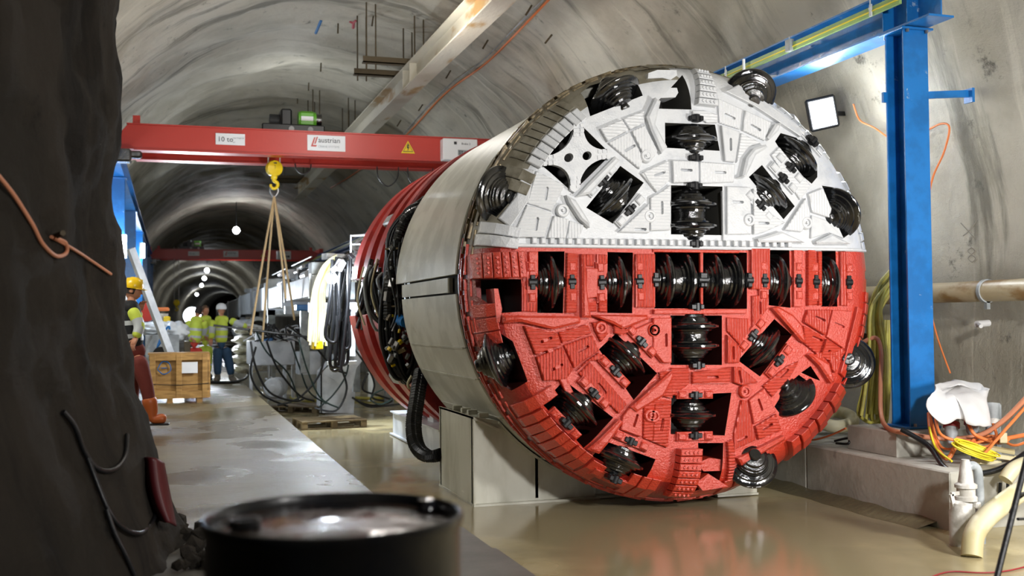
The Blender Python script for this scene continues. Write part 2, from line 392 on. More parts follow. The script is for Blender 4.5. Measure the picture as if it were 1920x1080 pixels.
# right concrete ledge in three cast lengths with a plinth
LX = 6.2
for i, (y0, y1) in enumerate(((7.43, 9.55), (9.565, 16), (16.015, 60))):
    mb = MB(); mb.box(((LX + 8.2) / 2, (y0 + y1) / 2, -.25), (8.2 - LX, y1 - y0, .5), bev=.012)
    o = mb.build('trim_%d' % (i + 1), M['concrete']); tag(o, kind='structure')
mb = MB(); mb.box(((6.4 + 7.35) / 2, 8.75, .115), (.95, .76, .235), bev=.008)
tag(mb.build('trim_4', M['concrete']), kind='structure')
# damp dark line of sludge along the ledge foot
mb = MB(); pts = []
N_ = 60; vs = []
for i in range(N_):
    y = 7.6 + 5.5 * i / (N_ - 1); vs += [(LX - .22 - .05 * noise.noise((y * 2, 0, 0)), y, -.489), (LX + .002, y, -.43 + .05 * noise.noise((y * 3, 1, 0)))]
mb.add(vs, [(2 * i, 2 * i + 2, 2 * i + 3, 2 * i + 1) for i in range(N_ - 1)])
M['sludge'] = mat('sludge', '#6c644b', .35, bump=.5, bscale=12)
tag(mb.build('sludge_line', M['sludge']), 'narrow bank of wet brown sludge at the foot of the ledge', 'mud', kind='stuff')

# the dark shotcrete corner on the left
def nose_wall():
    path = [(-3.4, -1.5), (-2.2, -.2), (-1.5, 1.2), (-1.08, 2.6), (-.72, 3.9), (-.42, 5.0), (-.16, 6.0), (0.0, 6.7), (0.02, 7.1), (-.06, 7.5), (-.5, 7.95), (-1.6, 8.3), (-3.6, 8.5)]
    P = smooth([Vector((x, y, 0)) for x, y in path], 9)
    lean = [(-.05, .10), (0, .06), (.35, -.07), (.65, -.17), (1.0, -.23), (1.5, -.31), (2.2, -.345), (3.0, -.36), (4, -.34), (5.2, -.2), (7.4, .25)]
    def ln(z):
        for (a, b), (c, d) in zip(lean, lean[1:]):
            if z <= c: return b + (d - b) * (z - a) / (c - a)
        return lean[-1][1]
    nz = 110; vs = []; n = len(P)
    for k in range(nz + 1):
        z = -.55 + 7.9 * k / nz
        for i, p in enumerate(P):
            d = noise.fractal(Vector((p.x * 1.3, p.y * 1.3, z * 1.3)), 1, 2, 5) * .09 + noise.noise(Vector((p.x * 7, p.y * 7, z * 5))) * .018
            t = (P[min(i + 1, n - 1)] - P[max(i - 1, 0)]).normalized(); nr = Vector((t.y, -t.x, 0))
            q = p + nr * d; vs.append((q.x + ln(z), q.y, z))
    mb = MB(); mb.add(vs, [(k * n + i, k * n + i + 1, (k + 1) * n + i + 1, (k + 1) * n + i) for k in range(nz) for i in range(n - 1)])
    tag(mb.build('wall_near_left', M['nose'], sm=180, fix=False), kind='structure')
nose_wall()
# outlines on the cutterhead face, metres right of and above its axis
HOLES={
'w1':[(-1.035,1.728),(-1.012,1.483),(-0.492,1.699),(-0.531,1.856),(-0.74,1.865),(-0.932,1.809)],
'w5':[(-1.066,0.651),(-0.808,0.511),(-0.496,0.893),(-0.727,1.04)],
'w7':[(-1.94,0.617),(-1.92,0.835),(-1.825,1.0),(-1.696,1.01),(-1.725,0.742),(-1.877,0.56)],
'bw':[(-0.345,1.584),(-0.353,1.648),(-0.088,1.897),(-0.044,1.936),(-0.007,1.698),(0.001,1.593)],
'w3':[(-0.274,1.457),(0.244,1.464),(0.289,1.218),(-0.274,1.225)],
'ct':[(-0.221,0.879),(0.313,0.882),(0.302,0.423),(-0.228,0.423)],
'w9':[(0.594,0.98),(0.738,1.101),(1.089,0.715),(0.963,0.586)],
'w10':[(0.884,1.332),(0.947,1.416),(1.127,1.38),(1.35,1.133),(1.345,1.004),(1.281,0.938),(1.045,1.103)],
'w11':[(1.396,0.923),(1.6,0.904),(1.797,0.711),(1.747,0.483),(1.629,0.416),(1.456,0.751)],
'w8':[(0.468,1.821),(0.64,1.904),(0.909,1.939),(0.903,1.79),(0.831,1.64),(0.534,1.731)],
'br':[(-2.043,0.01),(-1.688,0.003),(-1.69,-0.282),(-1.857,-0.292),(-1.949,-0.212),(-2.03,-0.142)],
'r12':[(-1.53,0.251),(-1.278,0.254),(-1.299,-0.298),(-1.541,-0.294)],
'r13':[(-0.863,0.253),(-0.613,0.25),(-0.627,-0.303),(-0.873,-0.299)],
'r14':[(-0.399,0.264),(0.076,0.269),(0.068,-0.263),(-0.406,-0.261)],
'r15':[(0.1,0.269),(0.562,0.262),(0.553,-0.269),(0.091,-0.267)],
'r16':[(0.797,0.302),(1.021,0.304),(1.024,-0.262),(0.787,-0.236)],
'r17':[(1.377,0.296),(1.536,0.292),(1.546,-0.252),(1.366,-0.251)],
'cb':[(-0.243,-0.326),(0.287,-0.33),(0.28,-0.792),(-0.249,-0.781)],
'r19':[(-0.957,-0.625),(-0.789,-0.484),(-0.386,-0.854),(-0.623,-1.091)],
'r20':[(0.451,-0.754),(0.846,-0.367),(1.035,-0.521),(0.681,-0.91)],
'r21':[(-1.964,-0.542),(-1.88,-0.457),(-1.761,-0.542),(-1.624,-0.897),(-1.737,-0.983),(-1.847,-0.905)],
'r22':[(-1.502,-1.089),(-1.293,-0.895),(-0.825,-1.243),(-1.1,-1.507)],
'r23':[(-0.245,-1.062),(0.375,-1.053),(0.298,-1.45),(-0.257,-1.414)],
'r24':[(0.831,-1.199),(0.988,-0.986),(1.103,-0.904),(1.24,-0.992),(1.23,-1.106),(1.096,-1.229),(0.886,-1.264)],
'r24b':[(1.128,-0.883),(1.235,-0.822),(1.339,-0.967),(1.266,-0.943)],
'r25':[(-1.016,-1.583),(-0.89,-1.456),(-0.413,-1.636),(-0.515,-1.867)],
'bb':[(0.021,-1.507),(0.282,-1.518),(0.266,-1.867),(0.032,-1.979)],
'r26':[(0.437,-1.719),(0.594,-1.65),(0.775,-1.639),(0.802,-1.758),(0.716,-1.827)],
}
PLATES=[
([(-1.544,0.971),(-1.276,0.843),(-1.403,0.605),(-1.639,0.675)],(-1.455,0.763,80.0)),
([(-1.639,0.667),(-1.403,0.596),(-1.477,0.369),(-1.778,0.366)],(-1.551,0.49,80.0)),
([(-1.395,0.571),(-1.244,0.541),(-1.281,0.364),(-1.459,0.365)],None),
([(-1.235,0.533),(-1.1,0.493),(-1.138,0.363),(-1.272,0.364)],None),
([(-1.653,0.995),(-1.552,0.976),(-1.621,0.692),(-1.784,0.457),(-1.878,0.544),(-1.725,0.742)],None),
([(-0.944,1.365),(-0.722,1.461),(-0.658,1.361),(-0.872,1.248)],None),
([(-0.712,1.47),(-0.487,1.559),(-0.488,1.438),(-0.639,1.367)],None),
([(-0.863,1.24),(-0.649,1.353),(-0.511,1.117),(-0.55,1.008)],(-0.647,1.198,30.0)),
([(-0.634,1.357),(-0.498,1.42),(-0.369,1.183),(-0.408,1.12),(-0.498,1.103)],None),
([(-0.542,0.974),(-0.275,1.094),(-0.239,0.953),(-0.384,0.801)],(-0.357,0.97,20.0)),
([(-0.45,0.756),(-0.327,0.82),(-0.24,0.883),(-0.246,0.457),(-0.455,0.445)],(-0.334,0.663,90.0)),
([(-0.776,0.431),(-0.461,0.704),(-0.464,0.427)],(-0.558,0.46,0.0)),
([(0.258,1.713),(0.525,1.62),(0.491,1.422),(0.274,1.474)],(0.384,1.542,-20.0)),
([(0.545,1.612),(0.827,1.51),(0.752,1.326),(0.511,1.414)],(0.653,1.447,-25.0)),
([(0.283,1.457),(0.481,1.404),(0.426,1.108),(0.317,1.113)],(0.379,1.275,90.0)),
([(0.501,1.396),(0.721,1.307),(0.589,1.266),(0.446,1.1)],(0.589,1.274,0.0)),
([(-0.523,0.987),(-0.256,1.105),(-0.249,0.918),(-0.384,0.801),(-0.477,0.911)],(-0.353,0.975,20.0)),
([(-0.231,1.106),(0.043,1.108),(0.043,0.909),(-0.221,0.892)],(-0.085,1.016,0.0)),
([(0.066,1.105),(0.436,1.096),(0.423,0.921),(0.063,0.896)],(0.276,1.01,0.0)),
([(0.337,0.883),(0.592,0.882),(0.595,0.431),(0.33,0.426)],(0.45,0.735,0.0)),
([(0.612,0.877),(0.681,0.786),(0.81,0.628),(0.962,0.55),(0.706,0.447),(0.609,0.431)],(0.717,0.54,0.0)),
([(0.821,1.194),(0.914,1.279),(1.259,0.91),(1.131,0.771)],None),
([(1.216,0.836),(1.385,0.899),(1.476,0.697),(1.453,0.605),(1.254,0.655)],(1.298,0.747,40.0)),
([(0.94,0.478),(1.184,0.799),(1.233,0.655),(1.136,0.463)],None),
([(1.254,0.634),(1.421,0.586),(1.619,0.406),(1.45,0.459),(1.239,0.401)],None),
([(-0.009,1.54),(-0.009,1.575),(0.138,1.583),(0.255,1.553),(0.254,1.473),(0.136,1.468)],None),
([(-1.273,0.243),(-1.165,0.238),(-1.183,-0.297),(-1.291,-0.302)],None),
([(-1.091,0.233),(-1.004,0.234),(-1.005,0.118),(-1.092,0.118)],None),
([(-0.985,0.234),(-0.873,0.229),(-0.88,0.142),(-0.956,0.119),(-0.987,0.124)],None),
([(-1.092,0.108),(-0.968,0.105),(-0.984,-0.159),(-1.102,-0.176)],None),
([(-1.081,-0.194),(-0.984,-0.185),(-0.985,-0.286),(-1.06,-0.292)],None),
([(-0.972,-0.194),(-0.884,-0.171),(-0.883,-0.299),(-0.973,-0.292)],None),
([(-0.607,0.238),(-0.408,0.24),(-0.415,-0.255),(-0.614,-0.254)],None),
([(-1.694,-0.022),(-1.606,-0.147),(-1.546,-0.164),(-1.547,-0.289),(-1.696,-0.282)],None),
([(-1.632,0.25),(-1.536,0.251),(-1.538,0.035),(-1.628,0.023)],None),
([(-1.685,-0.401),(-1.489,-0.445),(-1.371,-0.469),(-1.33,-0.581),(-1.575,-0.668)],(-1.478,-0.533,20.0)),
([(-1.356,-0.463),(-1.073,-0.392),(-1.035,-0.482),(-1.318,-0.57)],None),
([(-1.309,-0.581),(-1.031,-0.494),(-0.967,-0.639),(-1.151,-0.744),(-1.207,-0.795)],(-1.125,-0.619,25.0)),
([(-1.569,-0.679),(-1.327,-0.595),(-1.219,-0.8),(-1.294,-0.89),(-1.499,-0.896)],(-1.377,-0.776,25.0)),
([(-0.648,-0.458),(-0.468,-0.386),(-0.248,-0.344),(-0.254,-0.745),(-0.358,-0.761),(-0.472,-0.63)],(-0.312,-0.556,90.0)),
([(-1.036,-0.378),(-0.974,-0.379),(-0.875,-0.484),(-0.951,-0.564),(-1.012,-0.448)],None),
([(-0.831,-0.403),(-0.661,-0.458),(-0.75,-0.509),(-0.825,-0.485)],None),
([(-1.169,-0.836),(-1.054,-0.733),(-0.698,-1.122),(-0.779,-1.213)],(-0.942,-0.974,-50.0)),
([(-1.197,-0.822),(-1.097,-0.725),(-0.967,-0.648),(-0.903,-0.716),(-1.068,-0.732)],None),
([(-0.758,-1.233),(-0.684,-1.149),(-0.552,-1.126),(-0.563,-1.428),(-0.774,-1.353)],(-0.627,-1.272,70.0)),
([(-0.537,-1.12),(-0.373,-1.078),(-0.254,-1.105),(-0.298,-1.541),(-0.548,-1.436)],(-0.369,-1.322,75.0)),
([(-0.385,-0.841),(-0.25,-0.817),(-0.247,-1.089),(-0.351,-1.065)],None),
([(0.583,0.302),(0.786,0.304),(0.779,-0.09),(0.576,-0.09)],None),
([(0.593,-0.144),(0.778,-0.129),(0.752,-0.279),(0.593,-0.466)],(0.676,-0.26,90.0)),
([(1.045,0.298),(1.148,0.291),(1.123,-0.256),(1.034,-0.259)],None),
([(1.198,0.296),(1.283,0.292),(1.294,-0.238),(1.187,-0.25)],None),
([(1.319,0.283),(1.369,0.283),(1.359,-0.245),(1.316,-0.245)],None),
([(1.565,0.286),(1.652,0.287),(1.641,-0.252),(1.561,-0.246)],None),
([(1.187,-0.277),(1.452,-0.279),(1.377,-0.534),(1.138,-0.4)],(1.32,-0.369,-20.0)),
([(1.473,-0.279),(1.696,-0.293),(1.604,-0.674),(1.396,-0.547)],(1.543,-0.433,-20.0)),
([(1.137,-0.425),(1.374,-0.551),(1.299,-0.721),(1.148,-0.607)],(1.288,-0.56,-20.0)),
([(1.391,-0.559),(1.604,-0.687),(1.513,-0.812),(1.316,-0.734)],(1.458,-0.699,-20.0)),
([(0.323,-0.345),(0.551,-0.356),(0.558,-0.574),(0.465,-0.619),(0.321,-0.475)],(0.438,-0.416,90.0)),
([(0.314,-0.501),(0.475,-0.645),(0.446,-0.777),(0.309,-0.781)],(0.38,-0.68,90.0)),
([(-0.443,-0.343),(-0.252,-0.341),(-0.258,-0.763),(-0.346,-0.761),(-0.448,-0.642)],(-0.313,-0.55,90.0)),
([(-0.256,-0.803),(-0.075,-0.804),(-0.07,-0.958),(-0.26,-1.075),(-0.334,-1.045)],None),
([(-0.048,-0.846),(0.353,-0.805),(0.345,-0.969),(-0.05,-0.958)],(0.161,-0.902,0.0)),
([(0.371,-0.806),(0.449,-0.808),(0.644,-0.963),(0.462,-0.988),(0.372,-0.955)],(0.443,-0.902,-80.0)),
([(0.463,-1.118),(0.522,-1.129),(0.614,-1.505),(0.382,-1.585),(0.38,-1.426)],(0.461,-1.485,20.0)),
([(0.538,-1.124),(0.706,-1.013),(0.83,-1.245),(0.585,-1.358)],(0.656,-1.172,-70.0)),
([(0.597,-1.372),(0.822,-1.259),(0.88,-1.418),(0.629,-1.506)],(0.724,-1.38,25.0)),
([(0.691,-0.995),(0.967,-0.809),(1.097,-0.765),(0.997,-0.915),(0.795,-1.11)],(0.925,-0.885,40.0)),
([(1.204,-0.721),(1.353,-0.681),(1.432,-0.897),(1.301,-0.837)],None),
([(1.403,-0.682),(1.587,-0.642),(1.483,-0.899),(1.433,-0.855)],None),
([(-0.214,-1.029),(-0.063,-1.033),(-0.003,-1.069),(-0.23,-1.062)],None),
([(-0.432,-1.124),(-0.276,-1.129),(-0.318,-1.506),(-0.459,-1.473)],(-0.36,-1.322,80.0)),
([(0.298,-1.505),(0.36,-1.48),(0.382,-1.592),(0.39,-1.875),(0.323,-1.9)],None),
]
RIDGES=[
('wr',[(-0.497,1.489),(-0.4,1.677),(-0.344,1.641),(-0.4,1.425),(-0.283,1.221),(-0.347,1.149),(-0.452,1.361)]),
('wr',[(-1.286,0.759),(-1.188,0.711),(-1.055,0.511),(-1.055,0.455),(-1.154,0.534),(-1.26,0.684)]),
('wr',[(0.484,0.985),(0.527,1.156),(0.609,1.248),(0.741,1.293),(0.765,1.258),(0.638,1.182),(0.524,0.969),(0.434,0.96)]),
('wr',[(0.634,0.392),(0.899,0.468),(1.159,0.36),(0.648,0.353)]),
('wr',[(1.27,0.374),(1.45,0.455),(1.671,0.352),(1.279,0.343)]),
('wr',[(0.752,1.353),(0.847,1.493),(0.921,1.506),(0.886,1.422),(0.782,1.327)]),
('wr',[(-1.187,0.74),(-1.078,0.858),(-0.809,1.119),(-0.754,1.082),(-1.052,0.765)]),
('ts',[(-0.415,1.921),(-0.322,1.956),(-0.124,1.966),(-0.122,1.915),(-0.189,1.871),(-0.27,1.886),(-0.421,1.87)]),
('ts',[(-0.43,1.765),(-0.353,1.787),(-0.125,1.8),(-0.111,1.755),(-0.142,1.709),(-0.409,1.685)]),
('rr',[(-1.867,-0.309),(-1.165,-0.322),(-1.153,-0.389),(-1.416,-0.443),(-1.703,-0.375),(-1.866,-0.382)]),
('rr',[(-1.06,-0.315),(-0.506,-0.315),(-0.494,-0.36),(-0.749,-0.451),(-0.862,-0.392)]),
('rr',[(-1.146,0.232),(-1.103,0.233),(-1.094,-0.055),(-1.058,-0.309),(-1.048,-0.344),(-1.147,-0.343),(-1.146,-0.055)]),
('rr',[(-0.691,-1.149),(-0.265,-0.819),(-0.248,-0.885),(-0.355,-1.058),(-0.626,-1.198)]),
('rr',[(-1.1,-1.515),(-0.799,-1.248),(-0.751,-1.276),(-0.983,-1.562)]),
('rr',[(0.78,-0.263),(0.846,-0.244),(1.009,-0.326),(1.106,-0.425),(1.148,-0.607),(1.089,-0.582)]),
('rr',[(1.164,-0.714),(1.205,-0.693),(1.401,-0.797),(1.457,-0.977),(1.414,-0.997),(1.284,-0.823)]),
('rr',[(0.388,-1.658),(0.895,-1.464),(0.908,-1.511),(0.438,-1.734)]),
('ts',[(-1.925,-0.077),(-1.887,-0.078),(-1.852,-0.258),(-1.874,-0.373),(-1.902,-0.373),(-1.914,-0.235)]),
('ts',[(0.033,-1.699),(0.156,-1.657),(0.357,-1.687),(0.348,-1.785),(0.097,-1.778)]),
('ts',[(0.018,-1.88),(0.145,-1.802),(0.352,-1.933),(0.087,-1.959)]),
]
LUGS= [(-0.483, 1.135), (-1.305, 0.615), (-0.458, 0.583), (0.567, 0.569), (1.19, 0.554), (-0.95, -0.431), (-0.431, -0.46), (-0.479, -1.23), (0.5, -1.042), (-0.441, -1.238), (-0.43, -0.457)]
CUTTERS={ 'w1':(-0.726,1.707,1),'w5':(-0.786,0.764,0),'w7':(-1.845,0.791,2),'w3':(0.026,1.322,0),'w9':(0.814,0.843,0),'w10':(1.15,1.216,0),'w11':(1.592,0.663,1),'w8':(0.679,1.792,2),'r12':(-1.412,-0.022,0),'r13':(-0.756,-0.02,0),'r16':(0.903,-0.004,0),'r17':(1.464,-0.015,0),'r19':(-0.687,-0.693,0),'r20':(0.726,-0.639,0),'r21':(-1.856,-0.707,1),'r22':(-1.158,-1.145,0),'r23':(-0.024,-1.247,0),'r24':(1.036,-1.091,1),'r25':(-0.748,-1.626,0),'r26':(0.596,-1.721,2),'r27':(1.722,-0.802,2) }
STAR= [(-1.532, 1.043), (-1.139, 1.444), (-0.8, 1.143), (-1.196, 0.77)]

# ---------------------------------------------------------------- tunnel boring machine
CX, CZ, YF, RH = 4.62, 1.66, 8.92, 2.08
BND = .285                      # height above the axis where red paint meets white
tbm = thing('tunnel_boring_machine', (CX, 9.9, -.49), 'huge tunnel boring machine with round cutterhead painted white above and glossy red below', 'machine')
def prof(r):
    if r < 1.70: return 0.
    t = min((r - 1.70) / .38, .995); return .42 * (1 - sqrt(1 - t * t)) + max(0, r - 2.078) * .3
def inpoly(x, y, P):
    c = False; n = len(P)
    for i in range(n):
        x1, y1 = P[i]; x2, y2 = P[(i + 1) % n]
        if (y1 > y) != (y2 > y) and x < (x2 - x1) * (y - y1) / (y2 - y1) + x1: c = not c
    return c
def cdt(loops, test, extra=()):
    vs = []; es = []
    for lp, closed in list(loops) + list(extra):
        o = len(vs); n = len(lp); vs += [Vector(p) for p in lp]
        es += [(o + i, o + (i + 1) % n) for i in range(n if closed else n - 1)]
    v, e, f, *_ = delaunay_2d_cdt(vs, es, [], 0, 1e-5)
    tr = []
    for t in f:
        c = (v[t[0]] + v[t[1]] + v[t[2]]) / 3
        if test(c.x, c.y):
            ar = (v[t[1]] - v[t[0]]).cross(v[t[2]] - v[t[0]])
            tr.append(tuple(t) if ar > 0 else tuple(reversed(t)))
    return v, tr
def boundary(tr):
    s = {}
    for t in tr:
        for i in range(3): s[(t[i], t[(i + 1) % 3])] = 1
    return [e for e in s if (e[1], e[0]) not in s]
def circ(r, n, c=(0, 0)): return [(c[0] + r * cos(2 * pi * i / n), c[1] + r * sin(2 * pi * i / n)) for i in range(n)]
def fw(u, w_, h): return (CX + u, YF + prof(hypot(u, w_)) - h, CZ + w_)
HP = dict(HOLES); HP['star'] = [(a * .955 + (-1.167) * .045, b * .955 + 1.1 * .045) for a, b in STAR]
holes = list(HP.values())
def subdiv(P, L=.1, closed=True):
    out = []; n = len(P)
    for i in range(n if closed else n - 1):
        a, b = P[i], P[(i + 1) % n]; d = hypot(b[0] - a[0], b[1] - a[1]); k = max(1, int(d / L))
        out += [(a[0] + (b[0] - a[0]) * j / k, a[1] + (b[1] - a[1]) * j / k) for j in range(k)]
    return out
# head body
outer = circ(RH, 144)
notch = [(1.93, .02), (2.3, .02), (2.3, .10), (1.93, .10)]
v, tr = cdt([(outer, 1)] + [(subdiv(h, .08), 1) for h in holes + [notch]], lambda x, y: hypot(x, y) < RH and not any(inpoly(x, y, h) for h in holes + [notch]),
            [(circ(r, 96), 1) for r in (1.7, 1.8, 1.88, 1.95, 2.0, 2.045)] + [([(-2.2, BND), (2.2, BND)], 0)])
for side in (0, 1):
    mb = MB(); T = [t for t in tr if ((v[t[0]].y + v[t[1]].y + v[t[2]].y) / 3 > BND) == bool(side)]
    mb.add([fw(p.x, p.y, 0) for p in v], T)
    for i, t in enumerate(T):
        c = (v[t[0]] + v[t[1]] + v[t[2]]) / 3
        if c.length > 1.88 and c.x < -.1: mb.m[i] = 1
    allb = set(boundary(tr))
    vs = []; fs = []
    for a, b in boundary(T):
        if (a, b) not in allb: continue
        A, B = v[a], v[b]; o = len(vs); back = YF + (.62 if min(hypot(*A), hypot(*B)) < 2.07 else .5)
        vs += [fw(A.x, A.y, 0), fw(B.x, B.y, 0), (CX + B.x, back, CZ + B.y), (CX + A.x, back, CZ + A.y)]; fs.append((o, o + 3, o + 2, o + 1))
    mb.add(vs, fs, 2)  # walls of the openings, shade painted into their colour
    o = wpart(mb, 'cutterhead_body', [M['white' if side else 'red'], M['primer' if side else 'deepred'], M['shadew' if side else 'shadered']], tbm, 30, fix=False)
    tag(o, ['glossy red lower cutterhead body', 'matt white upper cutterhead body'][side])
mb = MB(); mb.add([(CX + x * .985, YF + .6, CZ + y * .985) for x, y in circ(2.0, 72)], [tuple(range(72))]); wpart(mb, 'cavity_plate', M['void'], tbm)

def inset(P, d):
    n = len(P); ar = sum(P[i][0] * P[(i + 1) % n][1] - P[(i + 1) % n][0] * P[i][1] for i in range(n)); s = 1 if ar > 0 else -1; out = []
    for i in range(n):
        p0, p1, p2 = Vector(P[i - 1]), Vector(P[i]), Vector(P[(i + 1) % n])
        e1 = (p1 - p0).normalized(); e2 = (p2 - p1).normalized()
        n1 = Vector((-e1.y, e1.x)) * s; n2 = Vector((-e2.y, e2.x)) * s; b = n1 + n2
        L = max(b.length, .5); q = p1 + b.normalized() * d * min(2 / L, 2.5); out.append((q.x, q.y))
    return out
def plate(P, h, name, m, slot=None, gap=.004, chamf=.007, base=0., y_extra=0., seg=.12):
    ar = sum(P[i][0] * P[(i + 1) % len(P)][1] - P[(i + 1) % len(P)][0] * P[i][1] for i in range(len(P)))
    if ar < 0: P = P[::-1]
    if max(hypot(*p) for p in P) > 1.68: P = subdiv(P, seg)
    A = inset(P, gap); B = inset(P, gap + chamf); n = len(P); sl = []
    if slot:
        u, w_, ang = slot; a = radians(ang); L_, W = .05, .013
        for k in range(8):
            t = -pi / 2 + pi * k / 3 if k < 4 else pi / 2 + pi * (k - 4) / 3
            sx = L_ if k < 4 else -L_
            x, y = sx + W * cos(t), W * sin(t); sl.append((u + x * cos(a) - y * sin(a), w_ + x * sin(a) + y * cos(a)))
        if not all(inpoly(x, y, B) for x, y in sl): sl = []
    v, tr = cdt([(B, 1)] + ([(sl, 1)] if sl else []), lambda x, y: inpoly(x, y, B) and not (sl and inpoly(x, y, sl)))
    mb = MB(); mb.add([fw(p.x, p.y, base + h) for p in v], tr)
    r0 = [fw(*p, base - .004) for p in A]; r1 = [fw(*p, base + h - chamf * .8) for p in A]; r2 = [fw(*p, base + h) for p in B]
    mb.add(r0 + r1 + r2, [(i, (i + 1) % n, n + (i + 1) % n, n + i) for i in range(n)] + [(n + i, n + (i + 1) % n, 2 * n + (i + 1) % n, 2 * n + i) for i in range(n)])
    if sl:
        k = len(sl); mb.add([fw(*p, base + h) for p in sl] + [fw(*p, base) for p in sl], [(i, k + i, k + (i + 1) % k, (i + 1) % k) for i in range(k)])
    return wpart(mb, name, m, tbm, fix=False)
def paint(P, kind=''):
    c = sum(p[1] for p in P) / len(P); return M[('white' if c > BND - .01 else 'red') + kind]
for i, (P, s) in enumerate(PLATES):
    plate(P, .034 + .009 * ((i * 7) % 3), 'wear_plate', paint(P, ('H', 'V', '', 'H', 'V')[(i * 3) % 5]), s)
for k, P in RIDGES:
    if k in ('wr', 'rr'): plate(P, .085, 'deflector_ridge', paint(P), chamf=.02)
for k, P in RIDGES:
    if k == 'ts':
        mb = MB(); mb.prism([(CX + x, CZ + y) for x, y in P], YF + .0 + prof(1.9) * .7, YF + .3); wpart(mb, 'bucket_tooth', M['white' if P[0][1] > 0 else 'red'], tbm)
for u, w_ in LUGS:
    mb = MB(); mb.lathe([(.062, -.01), (.062, .03), (.052, .042), (.034, .042), (.03, .02), (.016, .02), (.012, .05), (.0, .05)], fw(u, w_, .015), (0, -1, 0), 20); wpart(mb, 'water_nozzle', M['white' if w_ > BND else 'red'], tbm, 35)
# star shaped four arm cover plate
def sq(s, t):
    a, b, c, d = [Vector(p) for p in STAR]; s = (s + 1) / 2; t = (t + 1) / 2
    p = a * (1 - s) * (1 - t) + d * s * (1 - t) + c * s * t + b * (1 - s) * t; return (p.x, p.y)
ol = []
for k in range(4):
    for j in range(11):       # concave arc from one corner to the next
        t = -.78 + 1.56 * j / 10; dd = 1 - .38 * cos(t / .78 * pi / 2) ** .8 if j not in (0, 10) else 1.
        x, y = t, -dd
        for _ in range(k): x, y = -y, x
        ol.append(sq(x, y))
    x, y = .97, -.97
    for _ in range(k): x, y = -y, x
    ol.append(sq(x, y))
hc = [[sq(.0 + sx * 0 + .17 * cos(a) + ox, .17 * sin(a) + oy) for a in [2 * pi * i / 16 for i in range(16)]] for sx, ox, oy in ((0, .26, .26), (0, -.22, -.22))]
vv, tr = cdt([(ol, 1)] + [(h, 1) for h in hc], lambda x, y: inpoly(x, y, ol) and not any(inpoly(x, y, h) for h in hc))
mb = MB(); mb.add([fw(p.x, p.y, .05) for p in vv], tr); bd = boundary(tr)
for a, b in bd: mb.add([fw(*vv[a], .05), fw(*vv[b], .05), fw(*vv[b], -.01), fw(*vv[a], -.01)], [(0, 3, 2, 1)])
st = wpart(mb, 'star_cover_plate', M['white'], tbm, fix=False)
for k in range(4):
    for q, dd in enumerate((.82, .70, .58)):
        for sgn in (-1, 1):
            x, y = dd + sgn * .085, -dd + sgn * .085
            for _ in range(k): x, y = -y, x
            c = sq(x, y); a = atan2(sq(1, 0)[1] - sq(-1, 0)[1], sq(1, 0)[0] - sq(-1, 0)[0]) + k * pi / 2 + pi / 4
            mb = MB(); mb.box(fw(*c, .05), (.036, .012, .03), Matrix.Rotation(-a, 3, 'Y')); adopt(mb.build('hardfacing_patch', M['white']), st)

# ladders of wear segments
def polar_plate(a0, a1, r0, r1, h, name, m, **kw):
    n = max(1, int(abs(a1 - a0) / 4)); A = [radians(a0 + (a1 - a0) * i / n) for i in range(n + 1)]
    P = [(r1 * cos(a), r1 * sin(a)) for a in A] + [(r0 * cos(a), r0 * sin(a)) for a in reversed(A)]
    return plate(P, h, name, m, **kw)
def skewed(P4, n, h, name, along, m, **kw):
    a, b, c, d = [Vector(p) for p in P4]      # a-b-c-d loop, split between a-b and d-c
    for i in range(n):
        t0, t1 = i / n, (i + 1) / n
        plate([tuple(a.lerp(b, t0)), tuple(a.lerp(b, t1)), tuple(d.lerp(c, t1)), tuple(d.lerp(c, t0))], h, name, m, **kw)
skewed([(-2.08, .24), (-1.685, .25), (-1.66, .012), (-2.08, .01)], 6, .10, 'lip_segment', 0, M['red'], seg=.06)
skewed([(.075, 2.01), (.02, 1.63), (.235, 1.62), (.215, 1.99)], 6, .10, 'lip_segment', 0, M['white'], seg=.06)
skewed([(-.21, -1.54), (-.265, -2.0), (-.03, -2.03), (.015, -1.545)], 7, .12, 'lip_segment', 0, M['red'], seg=.06)
for P4, n in (([(-2.08, .24), (-1.685, .25), (-1.66, .012), (-2.08, .01)], 6), ([(-.21, -1.54), (-.265, -2.0), (-.03, -2.03), (.015, -1.545)], 7), ([(.075, 2.01), (.02, 1.63), (.235, 1.62), (.215, 1.99)], 6)):
    a, b, c, d = [Vector(p) for p in P4]
    for i in range(n):
        t = (i + .5) / n; p = a.lerp(b, t); q = d.lerp(c, t)
        for s in (.22, .4, .6, .78):
            z = p.lerp(q, s); mb = MB(); mb.box(fw(z.x, z.y, .108 if n == 6 else .128), (.02, .008, .02), Matrix.Rotation(radians(45), 3, 'Y')); wpart(mb, 'weld_knob', paint([tuple(z)]), tbm)
def ring_blocks(a0, a1, n, r0, r1, h, m, jit=0.):
    for i in range(n):
        s = (a1 - a0) / n; polar_plate(a0 + s * i, a0 + s * (i + .96), r0, r1 + (.01 if i % 2 else 0), h * (1 + (.25 if i % 2 else 0)), 'rim_block', m, seg=.08)
ring_blocks(126, 147, 9, 1.80, 1.93, .06, M['white']); ring_blocks(126, 147, 9, 1.935, 2.05, .05, M['primer'])
ring_blocks(-58, -33, 7, 1.80, 2.08, .10, M['red'])
ring_blocks(-143, -123, 7, 1.88, 2.07, .085, M['red'])
ring_blocks(84, 104, 5, 2.02, 2.085, .04, M['primer'])
ring_blocks(38, 60, 8, 1.93, 2.08, .045, M['white'])
ring_blocks(24, 33, 3, 1.97, 2.085, .05, M['white'])
ring_blocks(9, 17, 3, 1.9, 2.085, .03, M['white'])
